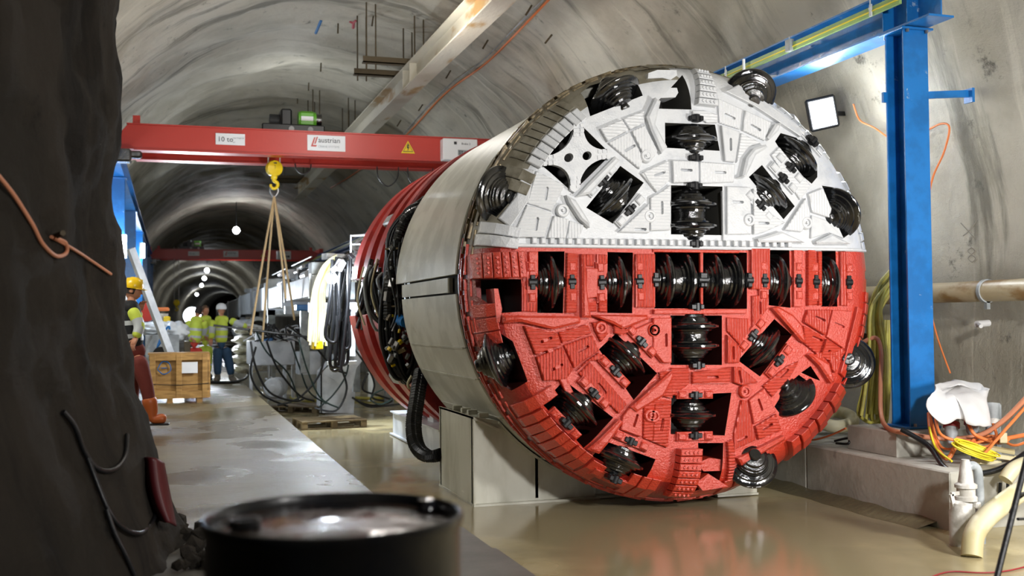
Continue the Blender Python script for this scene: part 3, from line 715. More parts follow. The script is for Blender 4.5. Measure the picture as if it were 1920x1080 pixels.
ring_blocks(-20, -3, 5, 1.9, 2.08, .035, M['red'])
ring_blocks(-32, -27, 2, 1.9, 2.08, .05, M['red'])
ring_blocks(149, 156, 2, 1.80, 2.04, .05, M['primer'])
ring_blocks(165, 171.5, 2, 1.75, 2.06, .05, M['white'])
ring_blocks(186, 197, 3, 1.92, 2.08, .03, M['red'])
ring_blocks(213, 217, 1, 1.7, 2.06, .04, M['red'])
ring_blocks(238, 243, 1, 1.9, 2.08, .04, M['red'])
ring_blocks(250, 259, 3, 1.86, 2.08, .06, M['red'])
ring_blocks(279, 286, 2, 1.9, 2.08, .05, M['red'])
# frame bars
for P, h in (([(.33, 1.78), (.52, 1.87), (1.22, 1.45), (1.14, 1.38), (.62, 1.66)], .06), ([(1.75, -.25), (1.83, -.28), (1.62, -.95), (1.54, -.9)], .05)): plate(P, h, 'edge_bar', paint(P))
plate([(-1.52, -.52), (-1.46, -.50), (-1.22, -1.0), (-1.29, -1.03)], .05, 'edge_bar', M['red'])
# tooth row along the colour joint
t0 = (-1.62, .335)
for i in range(36):
    u = -1.60 + i * .083
    if u > 1.05: break
    plate([(u, .315), (u + .045, .315), (u + .045, .37), (u, .37)], .06, 'joint_tooth', M['white'], gap=.001)
plate([(-1.75, .287), (1.95, .287), (1.95, .315), (-1.72, .315)], .045, 'joint_strip', M['white'], gap=.001)
plate([(-.42, .255), (.47, .255), (.47, .284), (-.42, .284)], .02, 'joint_strip', M['red'], gap=.001)
plate([(-.43, -.315), (.52, -.315), (.52, -.27), (-.43, -.27)], .05, 'frame_bar', M['red'], gap=.001)
plate([(.055, -.27), (.075, -.27), (.075, .25), (.055, .25)], .03, 'frame_bar', M['red'], gap=.001)
plate([(.295, .37), (.315, .37), (.315, .84), (.295, .84)], .03, 'frame_bar', M['white'], gap=.001)

# disc cutters: hub with rings, end caps, saddle blocks
def meshdata(mb, name, m, sm=35):
    o = mb.build(name, m, None, sm); me = o.data; bpy.data.objects.remove(o); return me
def ring_me():
    mb = MB(); mb.lathe([(.13, -.075), (.168, -.07), (.172, -.05), (.205, -.042), (.212, -.03), (.248, -.022), (.262, -.009), (.262, .009), (.248, .022), (.212, .03), (.205, .042), (.172, .05), (.168, .07), (.13, .075)], seg=40, caps=False); return meshdata(mb, 'cutter_ring', M['ring'])
def hub_me(half):
    mb = MB(); mb.lathe([(.05, -half - .07), (.06, -half - .06), (.06, -half - .03), (.105, -half - .02), (.115, -half), (.135, -half + .01), (.14, -half + .03), (.15, -half + .035), (.158, -half + .05), (.158, half - .05), (.15, half - .035), (.14, half - .03), (.135, half - .01), (.115, half), (.105, half + .02), (.06, half + .03), (.06, half + .06), (.05, half + .07)], seg=36); return meshdata(mb, 'disc_cutter', M['black'])
def saddle_me():
    mb = MB(); mb.box((0, 0, 0), (.14, .11, .05), bev=.01); mb.box((.045, -.065, 0), (.04, .03, .045), bev=.006); mb.box((-.04, -.065, 0), (.05, .025, .045), bev=.005); mb.cyl((0, -.05, -.035), (0, -.05, .035), .035, 10); return meshdata(mb, 'saddle', M['rubber'], 30)
RING, HUB1, HUB2, SAD = ring_me(), hub_me(.12), hub_me(.21), saddle_me()
def cutter(u, w_, ax, tilt, offs=(0,), hub=None, dy=.11, sad=.185):
    A = Vector((cos(ax) * cos(tilt), sin(tilt), sin(ax) * cos(tilt)))
    Zc = A.normalized(); Xc = Vector((0, 1, 0)).cross(Zc).normalized(); Yc = Zc.cross(Xc)
    mtx = Matrix((Xc, Yc, Zc)).transposed()
    c = Vector(fw(u, w_, -dy)) - tbm.location
    o = bpy.data.objects.new('disc_cutter', hub or HUB1); COL.objects.link(o); o.parent = tbm; o.location = c - Vector((0, .02, 0)); o.rotation_euler = mtx.to_euler()
    for s in offs:
        r = bpy.data.objects.new('cutter_ring', RING); COL.objects.link(r); r.parent = o; r.location = (0, 0, s)
    for s in (-sad, sad):
        if tilt < .1:
            r = bpy.data.objects.new('saddle', SAD); COL.objects.link(r); r.parent = o; r.location = (0, -.085 if tilt == 0 else -.02, s)
for k, (u, w_, g) in CUTTERS.items():
    ax = atan2(w_, u); til = (0, radians(28), radians(56))[g]
    if k == 'w7': w_ += -.02
    cutter(u, w_, ax, til, dy=(.12, .10, .06)[g])
cutter(.004, .605, pi / 2, 0, (-.10, .10), HUB2, .11, .27)
cutter(.004, -.518, pi / 2, 0, (-.09, .09), HUB2, .11, .27)
cutter(-.177, .0, 0, 0, (-.105, .105), HUB2, .11, .235)
cutter(.318, .0, 0, 0, (-.10, .10), HUB2, .11, .235)
# raised seats beside the cutters
for k, (u, w_, g) in CUTTERS.items():
    if g or k in ('w3',): continue
    ax = atan2(w_, u); m = M['white' if w_ > BND else 'red']
    rad = Vector((cos(ax), sin(ax))); tan = Vector((-sin(ax), cos(ax)))
    for s in (-1, 1):
        for rr, tt, hh, dd in (((.15, .235), (-.185, .185), .035, .004), ((.16, .225), (-.175, -.095), .06, .01), ((.16, .225), (.095, .175), .06, .01)):
            P = [Vector((u, w_)) + rad * s * r_ + tan * t_ for r_, t_ in ((rr[0], tt[0]), (rr[1], tt[0]), (rr[1], tt[1]), (rr[0], tt[1]))]
            plate([tuple(p) for p in P], hh, 'cutter_seat', m, gap=.001, chamf=dd)
# drum behind the face, its slats, the seal
def arc_shell(name, m, prof_yr, a0, a1, n, parent=tbm, sm=30, cap=True):
    """prof_yr: closed outline of (y, r); swept about the machine axis"""
    mb = MB(); k = len(prof_yr); vs = []
    full = abs(a1 - a0) >= 359.9; cnt = n if full else n + 1
    for i in range(cnt):
        a = radians(a0 + (a1 - a0) * i / n)
        for y, r in prof_yr: vs.append((CX + r * cos(a), y, CZ + r * sin(a)))
    fs = [(i * k + j, i * k + (j + 1) % k, ((i + 1) % cnt) * k + (j + 1) % k, ((i + 1) % cnt) * k + j) for i in range(n) for j in range(k)]
    if not full: fs += [tuple(range(k)), tuple((cnt - 1) * k + j for j in reversed(range(k)))]
    mb.add(vs, fs); return wpart(mb, name, m, parent, sm)
a_b = math.degrees(math.asin(BND / 2.07))
arc_shell('head_drum', M['greyw'], [(9.3, 1.95), (9.3, 2.055), (9.66, 2.055), (9.66, 1.95)], a_b, 180 - a_b, 60)
arc_shell('head_drum', M['dred'], [(9.3, 1.95), (9.3, 2.055), (9.66, 2.055), (9.66, 1.95)], 180 - a_b, 360 + a_b, 64)
arc_shell('seal_ring', M['rubber'], [(9.60, 1.9), (9.60, 2.04), (9.78, 2.04), (9.78, 1.9)], 0, 360, 96)
SL = []
for k, L_ in ((0, .28), (1, .10)):
    mb = MB(); mb.box((0, 0, 0), (.034, .026, L_), bev=.004); SL += [[meshdata(mb, 'drum_slat', M['tan'], None), 0]]
    mb = MB(); mb.box((0, 0, 0), (.034, .026, L_), bev=.004); SL[-1][1] = meshdata(mb, 'drum_slat', M['red'], None)
for row, (y, rr) in enumerate(((9.23, 2.055), (9.32, 2.085), (9.42, 2.09), (9.54, 2.075))):
    for i in range(40):
        a = 2 * pi * (i + row * .4) / 40; kind = (i + row) % 3 == 0
        w_ = sin(a) * 2.07
        for q in ((-.3, 0, .3) if kind else (0,)):
            aa = a + q * 2 * pi / 40
            o = bpy.data.objects.new('drum_slat', SL[1 if kind else 0][0 if w_ > BND else 1]); COL.objects.link(o); o.parent = tbm
            o.location = Vector((CX + rr * cos(aa), y, CZ + rr * sin(aa))) - tbm.location; o.rotation_euler = (0, -aa, 0)
# front shield
RS = 2.06
def shell(name, a0, a1, y0, y1, R1=RS, m=M['shield'], t=.05): return arc_shell(name, m, [(y0, R1 - t), (y0, R1 - .012), (y0 + .012, R1), (y1 - .012, R1), (y1, R1 - .012), (y1, R1 - t)], a0, a1, max(4, int(abs(a1 - a0) / 2.5)))
shell('shield_panel', -2, 177.6, 9.78, 12.62)
shell('shield_panel', 178.2, 182.3, 10.15, 12.35, RS - .02)
seams = [182.8, 197.5, 206.5, 219, 236, 258, 284, 310, 335, 357.5]
for i, (a, b) in enumerate(zip(seams, seams[1:])):
    shell('shield_panel', a + .12, b - .12, 9.78, 12.28)
for a in (197.5, 206.5, 219, 236): shell('seam_rib', a - .25, a + .25, 9.85, 12.2, RS + .012)
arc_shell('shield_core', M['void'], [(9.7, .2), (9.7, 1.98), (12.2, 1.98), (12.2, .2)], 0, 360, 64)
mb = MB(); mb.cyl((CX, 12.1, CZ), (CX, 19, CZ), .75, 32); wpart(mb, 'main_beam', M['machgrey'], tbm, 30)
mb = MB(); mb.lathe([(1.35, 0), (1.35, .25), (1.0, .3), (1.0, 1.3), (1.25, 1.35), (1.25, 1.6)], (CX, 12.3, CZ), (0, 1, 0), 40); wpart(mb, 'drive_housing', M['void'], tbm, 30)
# red gripper shoes: two ribbed rings above and two below
def grip(a0, a1, y0, y1, R1=2.08):
    h = (y1 - y0); P = [(y0, R1 - .20), (y0, R1), (y0 + .3 * h, R1), (y0 + .32 * h, R1 - .09), (y0 + .62 * h, R1 - .09), (y0 + .64 * h, R1), (y1, R1), (y1, R1 - .20)]
    return arc_shell('gripper_shoe', M['dred'], P, a0, a1, 48)
grip(20, 172.6, 13.15, 14.15); grip(20, 172.6, 14.6, 15.9)
grip(187.6, 340, 13.15, 14.25); grip(187.6, 340, 14.7, 16.1)
for y, a in ((14.4, 214), (14.4, 150)):
    a = radians(a); mb = MB(); mb.box((CX + 2.0 * cos(a), y, CZ + 2.0 * sin(a)), (.16, .5, .16), Matrix.Rotation(-a, 3, 'Y'), bev=.02); wpart(mb, 'shoe_link', M['machgrey'], tbm)
# hydraulic hoses at the back of the shield
def hose(px, Yd, r, m, name='hydraulic_hose', jit=0., rnd=R, seg=7, parent=tbm):
    pts = []
    for i, p in enumerate(px):
        y = p[2] if len(p) > 2 else Yd
        q = at(p[0], p[1], Y=y); pts.append(q + Vector((rnd.uniform(-jit, jit), rnd.uniform(-jit, jit), rnd.uniform(-jit, jit))))
    mb = MB(); mb.tube(pts, r, seg)
    return wpart(mb, name, m, parent, 60) if parent else mb.build(name, m, None, 60)
for i in range(20):
    o = i * 1.6 - 14
    hose([(800 + o * .2, 374), (768 + o * .5, 398), (746 + o, 440), (737 + o, 500), (734 + o, 570), (733 + o, 640), (745 + o * .8, 695 + abs(o) * .2), (764 + o * .3, 706 + (i % 4) * 3), (776 + o * .2, 680), (782 + o * .3, 640)], 12.95 + (i % 5) * .07, .024, M['rubber'], jit=.03)
for i in range(16):
    o = R.uniform(-14, 14); hose([(712 + o, 500 + R.uniform(-20, 10)), (700 + o, 530), (708 + o * 1.2, 575 + R.uniform(-20, 20)), (728 + o, 600 + R.uniform(-10, 20)), (745 + o * .4, 560)], 13.6 + R.uniform(-.3, .5), .02, M['rubber' if i % 4 else 'machgrey'], jit=.05)
for i in range(14):
    o = R.uniform(-12, 22); hose([(748 + o, 440 + R.uniform(0, 40)), (742 + o, 500), (752 + o, 560 + R.uniform(-20, 20)), (746 + o, 620)], 12.75 + R.uniform(-.1, .2), .014, M['rubber' if i % 3 else 'steel'], jit=.04)
ripple = lambda t: .058 + (.010 if int(t * 110) % 2 else 0)
for k in (0, 1):
    pts = [at(a + k * 9, b, Y=c) for a, b, c in ((786, 695, 12.6), (777, 750, 12.2), (771, 800, 11.9), (778, 838, 11.6), (800, 856, 11.4), (828, 850, 11.3))]
    mb = MB(); mb.tube(pts, ripple, 8, sub=24); wpart(mb, 'ribbed_hose', M['rubber'], tbm, 20)
pts = [at(a, b, Y=c) for a, b, c in ((790, 392, 12.72), (760, 412, 12.85), (740, 470, 12.9), (730, 540, 12.9), (728, 600, 12.9))]
mb = MB(); mb.tube(pts, ripple, 8, sub=24); wpart(mb, 'ribbed_hose', M['rubber'], tbm, 20)
for i in range(46):
    px = R.uniform(722, 768); py = R.uniform(440, 690); p = at(px, py, Y=R.uniform(12.7, 13.0)); mb = MB()
    s = R.uniform(.025, .06); mb.box(p, (s, s, s * R.choice((1, 2))), Euler((R.random(), R.random(), R.random())).to_matrix(), bev=.005)
    wpart(mb, 'hose_fitting', M[R.choice(('steel', 'black', 'steel', 'tan', 'yellow', 'machgrey'))], tbm)
for y in (467, 575, 552): 
    mb = MB(); mb.bar(at(722, y, Y=12.9), at(762, y - 2, Y=12.8), .05, .02); wpart(mb, 'hose_bracket', M['tan'], tbm)
mb = MB(); mb.cyl(at(750, 600, Y=12.8), at(762, 604, Y=12.5), .07, 14); wpart(mb, 'blue_cap', M['blue'], tbm, 30)
hose([(786, 708), (780, 722), (768, 728), (765, 718), (772, 705)], 12.6, .018, M['palehose'], name='white_hose')
for px, py in ((738, 545), (712, 560)): 
    hose([(px - 30, py - 60), (px - 42, py), (px - 28, py + 50)], 13.4, .013, M['palehose'], name='white_hose')
# ---------------------------------------------------------------- cranes, rails, ceiling beam
def ibeam(mb, a, b, wd, ht, tf=.02, tw=.014):
    a = Vector(a); b = Vector(b); up = Vector((0, 0, 1))
    mb.bar(a + up * (ht / 2 - tf / 2), b + up * (ht / 2 - tf / 2), wd, tf); mb.bar(a - up * (ht / 2 - tf / 2), b - up * (ht / 2 - tf / 2), wd, tf)
    mb.bar(a, b, tw, ht - 2 * tf)
def rail(x, y0, label, group_cols, conductor):
    t = thing('crane_rail', (x, y0, 4.1), label, 'rail')
    mb = MB(); ibeam(mb, (x, y0, 4.3), (x, 62, 4.3), .28, .40); wpart(mb, 'rail_beam', M['blue'], t)
    mb = MB(); mb.bar((x, y0, 4.515), (x, 62, 4.515), .06, .03); wpart(mb, 'rail_bar', M['steel'], t)
    if conductor:
        xi = x - .22
        mb = MB(); mb.bar((xi, y0 + .3, 4.335), (xi, 62, 4.335), .03, .09); wpart(mb, 'conductor_rail', M['greenrail'], t)
        mb = MB(); mb.bar((xi - .02, y0 + .3, 4.33), (xi - .02, 62, 4.33), .012, .012); wpart(mb, 'conductor_strip', M['ycable'], t)
        for y in [8.9 + 1.45 * i for i in range(9)]:
            mb = MB(); mb.box((xi + .06, y, 4.36), (.2, .03, .02)); mb.box((xi - .025, y, 4.34), (.015, .035, .12)); mb.box((xi - .03, y, 4.40), (.01, .01, .1)); wpart(mb, 'conductor_bracket', M['motorw'], t)
        mb = MB(); mb.box((xi - .03, 10.35, 4.35), (.05, .10, .13)); wpart(mb, 'conductor_joint', M['machgrey'], t)
        mb = MB(); mb.bar((xi - .06, 11.3, 4.15), (xi - .06, 11.3, 4.42), .025, .025); mb.bar((xi - .06, 11.3, 4.18), (xi + .35, 10.9, 4.16), .03, .03); wpart(mb, 'pickup_arm', M['signw'], t)
        for y in (8.5, 8.86): 
            mb = MB(); mb.box((x - .07, y, 4.3), (.13, .012, .36)); wpart(mb, 'web_stiffener', M['blue'], t)
    return t
XR, XLR = 6.84, -1.0
rail(XR, 8.18, 'blue steel crane rail beam with green conductor bar along the right wall', 0, True)
rail(XLR, 13.0, 'blue steel crane rail beam above the row of posts on the left', 0, False)
def column(x, y, z0, label, group, side):
    t = thing('crane_column', (x, y, z0), label, 'column', group)
    mb = MB()
    for s in (-1, 1): mb.box((x, y + s * .13, (z0 + 4.09) / 2), (.28, .018, 4.09 - z0))
    mb.box((x, y, (z0 + 4.09) / 2), (.012, .25, 4.09 - z0)); wpart(mb, 'shaft', M['blue'], t)
    mb = MB(); mb.box((x, y, z0 + .012), (.36, .36, .024), bev=.004); wpart(mb, 'base_plate', M['blue'], t)
    mb = MB(); mb.box((x, y, 4.08), (.36, .36, .022), bev=.004); wpart(mb, 'cap_plate', M['blue'], t)
    if y < 16:
        for sx in (-1, 1):
            for sy in (-1, 1):
                for zz in (z0 + .03, 4.05):
                    mb = MB(); mb.cyl((x + sx * .11, y + sy * .165, zz - .01), (x + sx * .11, y + sy * .165, zz + .02), .016, 6); wpart(mb, 'bolt', M['steel'], t)
        mb = MB(); mb.bar((x + .14, y, 3.47), (x + .72, y, 3.52), .03, .07); mb.box((x + .74, y, 3.5), (.03, .12, .14)); wpart(mb, 'wall_tie', M['blue'], t)
        mb = MB(); mb.box((x - .16, y + .13, 3.46), (.05, .03, .1)); wpart(mb, 'tie_lug', M['blue'], t)
    return t
column(XR, 8.69, .235, 'blue steel crane column nearest the camera on the right concrete plinth', None, 1)
NM = ['first', 'second', 'third', 'fourth', 'fifth', 'sixth']
for i in range(3): column(XR, 15.2 + 6.5 * i, .0, 'blue steel crane column on the right ledge hidden far behind the cutterhead', 'right crane columns behind the machine', 1)
for i in range(6): column(XLR, 21.75 + 6.5 * i, .0, '%s blue crane column along the left wall beyond the yellow helmet' % NM[i], 'left crane columns', 0)

def crane(Y0, hx, dist, label):
    t = thing('bridge_crane', (2.9, Y0, 4.4), label, 'crane', 'red overhead bridge cranes')
    zt, zb = 4.71, 4.27
    for y in (Y0, Y0 + 1.12):
        mb = MB(); yy0, yy1 = y - .0, y + .22
        mb.prism([(-.72, zt), (6.5, zt), (6.85, 4.56), (6.5, zb + .02), (-.70, zb + .02), (-1.03, zb + .02), (-1.03, zb + .06)], yy0, yy1)
        g = wpart(mb, 'girder', M['craned'], t)
        mb = MB(); mb.prism([(-.72, zt), (6.5, zt), (6.5, zt + .02), (-.74, zt + .02)], yy0 - .03, yy1 + .03)
        mb.prism([(-.62, zb), (6.5, zb), (6.5, zb + .02), (-.62, zb + .02)], yy0 - .04, yy1 + .04); wpart(mb, 'girder_flange', M['craned'], t)
    for x in (XLR, XR):
        mb = MB(); mb.box((x, Y0 + .65, 4.68), (.2, 2.2, .2), bev=.01); wpart(mb, 'end_carriage', M['craned'], t)
        mb = MB(); mb.box((x + (.2 if x < 0 else -.2), Y0 - .2, 4.13), (.3, .3, .22), bev=.03); mb.box((x + (.42 if x < 0 else -.42), Y0 - .1, 4.17), (.2, .2, .12), bev=.03); wpart(mb, 'travel_drive', M['black'], t)
        mb = MB(); mb.box((x + (.42 if x < 0 else -.42), Y0 + .1, 4.80), (.12, .12, .15)); wpart(mb, 'buffer', M['craned'], t)
    y = Y0 - .012
    # control box
    mb = MB(); mb.box((5.1, y - .12, 4.47), (.66, .24, .40), bev=.012); b = wpart(mb, 'control_box', M['signw'], t)
    mb = MB(); mb.box((5.17, y - .25, 4.41), (.24, .01, .10)); adoptee = wpart(mb, 'box_label', M['machgrey'], t)
    text('STAHL', .09, (5.06, y - .258, 4.38), (1, 0, 0), (0, 0, 1), M['dark'], t)
    text('Brake 2', .055, (5.12, y - .245, 4.56), (1, 0, 0), (0, 0, 1), M['dark'], t)
    mb = MB(); mb.box((5.0, y - .25, 4.585), (.05, .008, .05)); wpart(mb, 'box_symbol', M['dark'], t)
    mb = MB(); mb.box((5.33, y - .25, 4.41), (.07, .01, .09)); wpart(mb, 'box_symbol', M['dark'], t)
    def tri(cx, cz, s, yy, m): 
        mb = MB(); mb.prism([(cx - s, cz - s * .8), (cx + s, cz - s * .8), (cx, cz + s)], yy - .004, yy); return wpart(mb, 'warning_sign', m, t)
    tri(5.16, 4.305, .06, y - .246, M['yellow'])
    tri(4.16, 4.50, .13, y - .004, M['yellow']); tri(4.16, 4.50, .095, y - .006, M['dark']); tri(4.16, 4.50, .08, y - .008, M['yellow'])
    mb = MB(); mb.prism([(4.15, 4.56), (4.18, 4.56), (4.165, 4.51), (4.185, 4.51), (4.15, 4.43), (4.155, 4.49), (4.135, 4.49)], y - .014, y - .012); wpart(mb, 'warning_bolt', M['dark'], t)
    # signs
    mb = MB(); mb.box((.98, y, 4.52), (.50, .014, .2)); wpart(mb, 'sign_board', M['signw'], t)
    text('10 to', .125, (.76, y - .01, 4.475), (1, 0, 0), (0, 0, 1), M['dark'], t)
    text('max Tragkraft', .034, (1.02, y - .01, 4.535), (1, 0, 0), (0, 0, 1), M['machgrey'], t); text('kpl.', .034, (1.02, y - .01, 4.46), (1, 0, 0), (0, 0, 1), M['machgrey'], t)
    mb = MB(); mb.box((2.66, y, 4.52), (.68, .014, .28)); wpart(mb, 'sign_board', M['signw'], t)
    text('austrian', .135, (2.51, y - .01, 4.53), (1, 0, 0), (0, 0, 1), M['dark'], t, scx=.93)
    text('CRANE SYSTEMS', .052, (2.51, y - .01, 4.44), (1, 0, 0), (0, 0, 1), M['machgrey'], t)
    mb = MB(); mb.prism([(2.38, 4.45), (2.44, 4.62), (2.465, 4.62), (2.42, 4.48), (2.49, 4.48), (2.475, 4.45)], y - .012, y - .008); mb.prism([(2.44, 4.50), (2.485, 4.63), (2.51, 4.63), (2.465, 4.50)], y - .012, y - .008); wpart(mb, 'logo', M['craned'], t)
    # festoon cable loops under the near girder
    for x0, w_, d in ((3.75, .42, .38), (4.35, .5, .4), (5.3, .4, .3), (2.2, .3, .2)):
        mb = MB(); mb.tube([(x0, Y0 + .9, zb), (x0 + .03, Y0 + .9, zb - d * .6), (x0 + w_ / 2, Y0 + .9, zb - d), (x0 + w_ - .03, Y0 + .9, zb - d * .6), (x0 + w_, Y0 + .9, zb)], .012, 6); wpart(mb, 'festoon_cable', M['rubber'], t, 60)
    # trolley hoist
    mb = MB(); mb.box((hx, Y0 + .25, 4.80), (1.12, .12, .16), bev=.02); mb.box((hx, Y0 + 1.1, 4.80), (1.12, .12, .16), bev=.02)
    for s in (-.48, .48): mb.box((hx + s, Y0 + .7, 4.82), (.1, .8, .12), bev=.01)
    mb.box((hx - .12, Y0 + .5, 5.0), (.2, .5, .34), bev=.03); wpart(mb, 'trolley_frame', M['rubber'], t)
    mb = MB(); mb.cyl((hx - .4, Y0 + .5, 4.98), (hx - .15, Y0 + .5, 4.98), .12, 16); wpart(mb, 'rope_drum', M['dark'], t, 30)
    mb = MB(); mb.cyl((hx + .1, Y0 + .4, 5.0), (hx + .42, Y0 + .4, 5.0), .15, 18); mb.box((hx + .25, Y0 + .4, 5.0), (.30, .32, .28), bev=.04); wpart(mb, 'hoist_motor', M['green'], t, 30)
    mb = MB(); mb.cyl((hx + .42, Y0 + .4, 5.0), (hx + .52, Y0 + .4, 5.0), .13, 18); wpart(mb, 'motor_fan_cover', M['black'], t, 30)
    mb = MB(); mb.box((hx + .25, Y0 + .235, 5.0), (.22, .01, .08)); wpart(mb, 'motor_label', M['signw'], t)
    for s in (-.04, .3): 
        mb = MB(); mb.cyl((hx + s, Y0 + .17, 4.79), (hx + s, Y0 + .19, 4.79), .05, 12); wpart(mb, 'trolley_wheel', M['machgrey'], t, 30)
    return t
crane(19.3, 2.1, 0, 'nearer red bridge crane with black and green hoist trolley above')
crane(52.0, .9, 0, 'farther small red bridge crane deep in the tunnel')
def hook(x, y, z, ztop, s, label):
    t = thing('hook_block', (x, y, z), label, 'hook', 'yellow crane hooks')
    mb = MB(); mb.lathe([(.04, -.08), (.14, -.07), (.155, 0), (.14, .07), (.04, .08)], (x, y, z), (.25, -1, 0), 24); wpart(mb, 'sheave_housing', M['hookyellow'], t, 30)
    mb = MB(); mb.box((x, y - .075, z + .02), (.03, .01, .07)); mb.box((x, y - .075, z + .09), (.08, .01, .02)); wpart(mb, 'load_mark', M['dark'], t)
    mb = MB(); mb.box((x, y, z - .14), (.11, .09, .12), bev=.015); mb.tube([(x, y, z - .17), (x, y, z - .22), (x + .06, y, z - .27), (x + .05, y, z - .34), (x - .01, y, z - .37), (x - .06, y, z - .33), (x - .055, y, z - .29)], lambda q: .042 - .02 * q, 8); wpart(mb, 'hook', M['hookyellow'], t, 50)
    for dx in (-.105, .105):
        mb = MB(); mb.cyl((x + dx, y, z), (x + dx, y, ztop), .013, 6); wpart(mb, 'hoist_rope', M['pump'], t)
    return t
hp = at(514, 316, Y=19.85); hook(hp.x, hp.y, hp.z, 4.85, 1, 'yellow hook block on the nearer crane carrying rope slings')
hp2 = at(331, 568, Y=52.6)
hook(hp2.x, hp2.y, hp2.z, 4.85, 1, 'small yellow hook block hanging from the farther crane')
# rope slings
S0 = Vector((hp.x, hp.y, hp.z - .36))
mb = MB(); mb.tube([S0 + Vector((-.05, 0, .04)), S0 + Vector((-.07, 0, -.06)), S0 + Vector((0, 0, -.16)), S0 + Vector((.07, 0, -.06)), S0 + Vector((.05, 0, .04))], .018, 7)
tag(mb.build('shackle', M['steel'], sm=50), 'steel shackle between the yellow hook and the rope slings', 'shackle')
for (px, py, Yd), lb in (((470, 628, 19.4), 'far left'), ((492, 640, 20.2), 'inner left'), ((536, 560, 19.6), 'inner right'), ((552, 600, 20.3), 'far right')):
    e = at(px, py, Y=Yd); mb = MB(); mb.tube([S0 + Vector((0, 0, -.15)), S0.lerp(e, .5) + Vector((0, 0, -.02)), e], .021, 7)
    tag(mb.build('rope_sling', M['rope'], sm=60), 'twisted tan rope sling, %s leg below the yellow hook' % lb, 'sling', 'rope slings under the hook')

# steel beam under the crown
t = thing('ceiling_beam', (4.25, 20, 5.6), 'rusty white steel I-beam running along under the tunnel crown', 'beam')
mb = MB(); ibeam(mb, (4.25, 1.0, 5.80), (4.25, 38, 5.80), .32, .42, .025); wpart(mb, 'beam', M['rusty'], t)
for y in (8.6, 18.9, 19.5, 27.0, 27.6, 36.8):
    mb = MB(); mb.box((4.25, y, 5.80), (.28, .03, .37)); wpart(mb, 'stiffener', M['rusty'], t)
for y, n in ((8.9, 'above the cutterhead'), (19.8, 'nearer of the two left of the ceiling beam'), (27.6, 'second one behind the crane hoist'), (36.4, 'farthest at the beam end')):
    t = thing('beam_hanger', (4.0, y, 6.0), 'rusty two-channel rod hanger, ' + n, 'hanger', 'ceiling beam hangers')
    for dy in (-.5, .5):
        mb = MB(); mb.box((3.95, y + dy, 6.04), (1.25, .12, .03)); mb.box((3.95, y + dy - .05, 6.09), (1.25, .02, .12)); wpart(mb, 'channel', M['rustbrown'], t)
        for dx in (-.55, -.38, .35, .52):
            x = 3.95 + dx; zc = TZ + sqrt(TR ** 2 - (x - TX) ** 2)
            mb = MB(); mb.cyl((x, y + dy, 5.92), (x, y + dy, zc), .014, 6); wpart(mb, 'threaded_rod', M['rustbrown'], t)
def on_lining(px, py, r=4.84, zmin=2.2):
    d = ray(px, py); o = EYE
    a = d.x ** 2 + d.z ** 2; b = 2 * ((o.x - TX) * d.x + (o.z - TZ) * d.z); c = (o.x - TX) ** 2 + (o.z - TZ) ** 2 - r * r
    t = (-b + sqrt(b * b - 4 * a * c)) / (2 * a); p = o + d * t
    if p.z < zmin: p = at(px, py, X=TX + r)
    return p
def lcable(pts, r, m, name, label, cat='cable', rr=4.84):
    mb = MB(); mb.tube([on_lining(*p, r=rr) for p in pts], r, 6, sub=6); return tag(mb.build(name, m, sm=60), label, cat)
lcable([(1036, -8), (985, 45), (912, 118), (832, 178), (760, 255), (712, 292), (650, 335), (620, 352)], .022, M['orange'], 'orange_cable', 'orange cable running along the tunnel crown beside the steel beam')
lcable([(1024, -6), (975, 43), (900, 118), (826, 174), (756, 252)], .014, M['machgrey'], 'grey_cable', 'thin grey cable strung parallel to the orange ceiling cable')
lcable([(1600, 195), (1612, 225), (1640, 240), (1680, 262), (1735, 245), (1765, 232), (1780, 240), (1770, 285), (1750, 330), (1738, 380)], .011, M['orange'], 'orange_lamp_cable', 'thin orange cable from the wall floodlight past the blue column')
lcable([(1738, 560), (1760, 640), (1782, 700)], .01, M['orange'], 'orange_wall_cable', 'thin orange cable hanging down the right wall above the white sheet')
# anchor bolts and paint marks on the crown
for i, (px, py) in enumerate([(634, 44), (602, 118), (579, 155), (558, 180), (915, 75), (845, 132), (793, 195), (752, 225), (997, 10), (1035, 65), (700, 30), (655, 290)]):
    p = on_lining(px, py, 4.95); n = (Vector((TX, p.y, TZ)) - p).normalized(); mb = MB(); mb.cyl(p, p + n * .2, .016, 6)
    tag(mb.build('anchor_bolt', M['rustbrown']), 'rusty anchor bolt in the crown, ' + ['upper left one beside the pink mark', 'second down below the pink mark', 'third down left of the beam', 'lowest one above the hoist', 'one right of the beam near the orange cable', 'next one down along the orange cable', 'one beside the middle of the orange cable', 'one near the lower orange cable end', 'topmost one right of the orange cable', 'one right of the orange cable above the cutterhead', 'one just left of the near hanger', 'one beside the far hanger'][i], 'bolt', 'anchor bolts in the crown')
# floodlight on the right wall
t = thing('floodlight', (7.4, 10.75, 3.66), 'square white floodlight glowing on the right tunnel wall', 'lamp')
fc = Vector((7.2, 10.63, 3.67)); fd = (Vector((3.5, 2.0, 1.6)) - fc).normalized()
fx = fd.cross(Vector((-.22, 0, 1))).normalized(); fz = fx.cross(fd); fr = Matrix((fx, -fd, fz)).transposed()
mb = MB(); mb.box(fc - fd * .05, (.34, .09, .38), fr, bev=.02); wpart(mb, 'lamp_housing', M['rubber'], t)
mb = MB(); mb.box(fc, (.27, .012, .31), fr); wpart(mb, 'lamp_glass', M['floodglow'], t)
mb = MB(); mb.bar(fc - fd * .08, (7.75, 10.95, 3.75), .05, .05); wpart(mb, 'wall_bracket', M['rubber'], t)
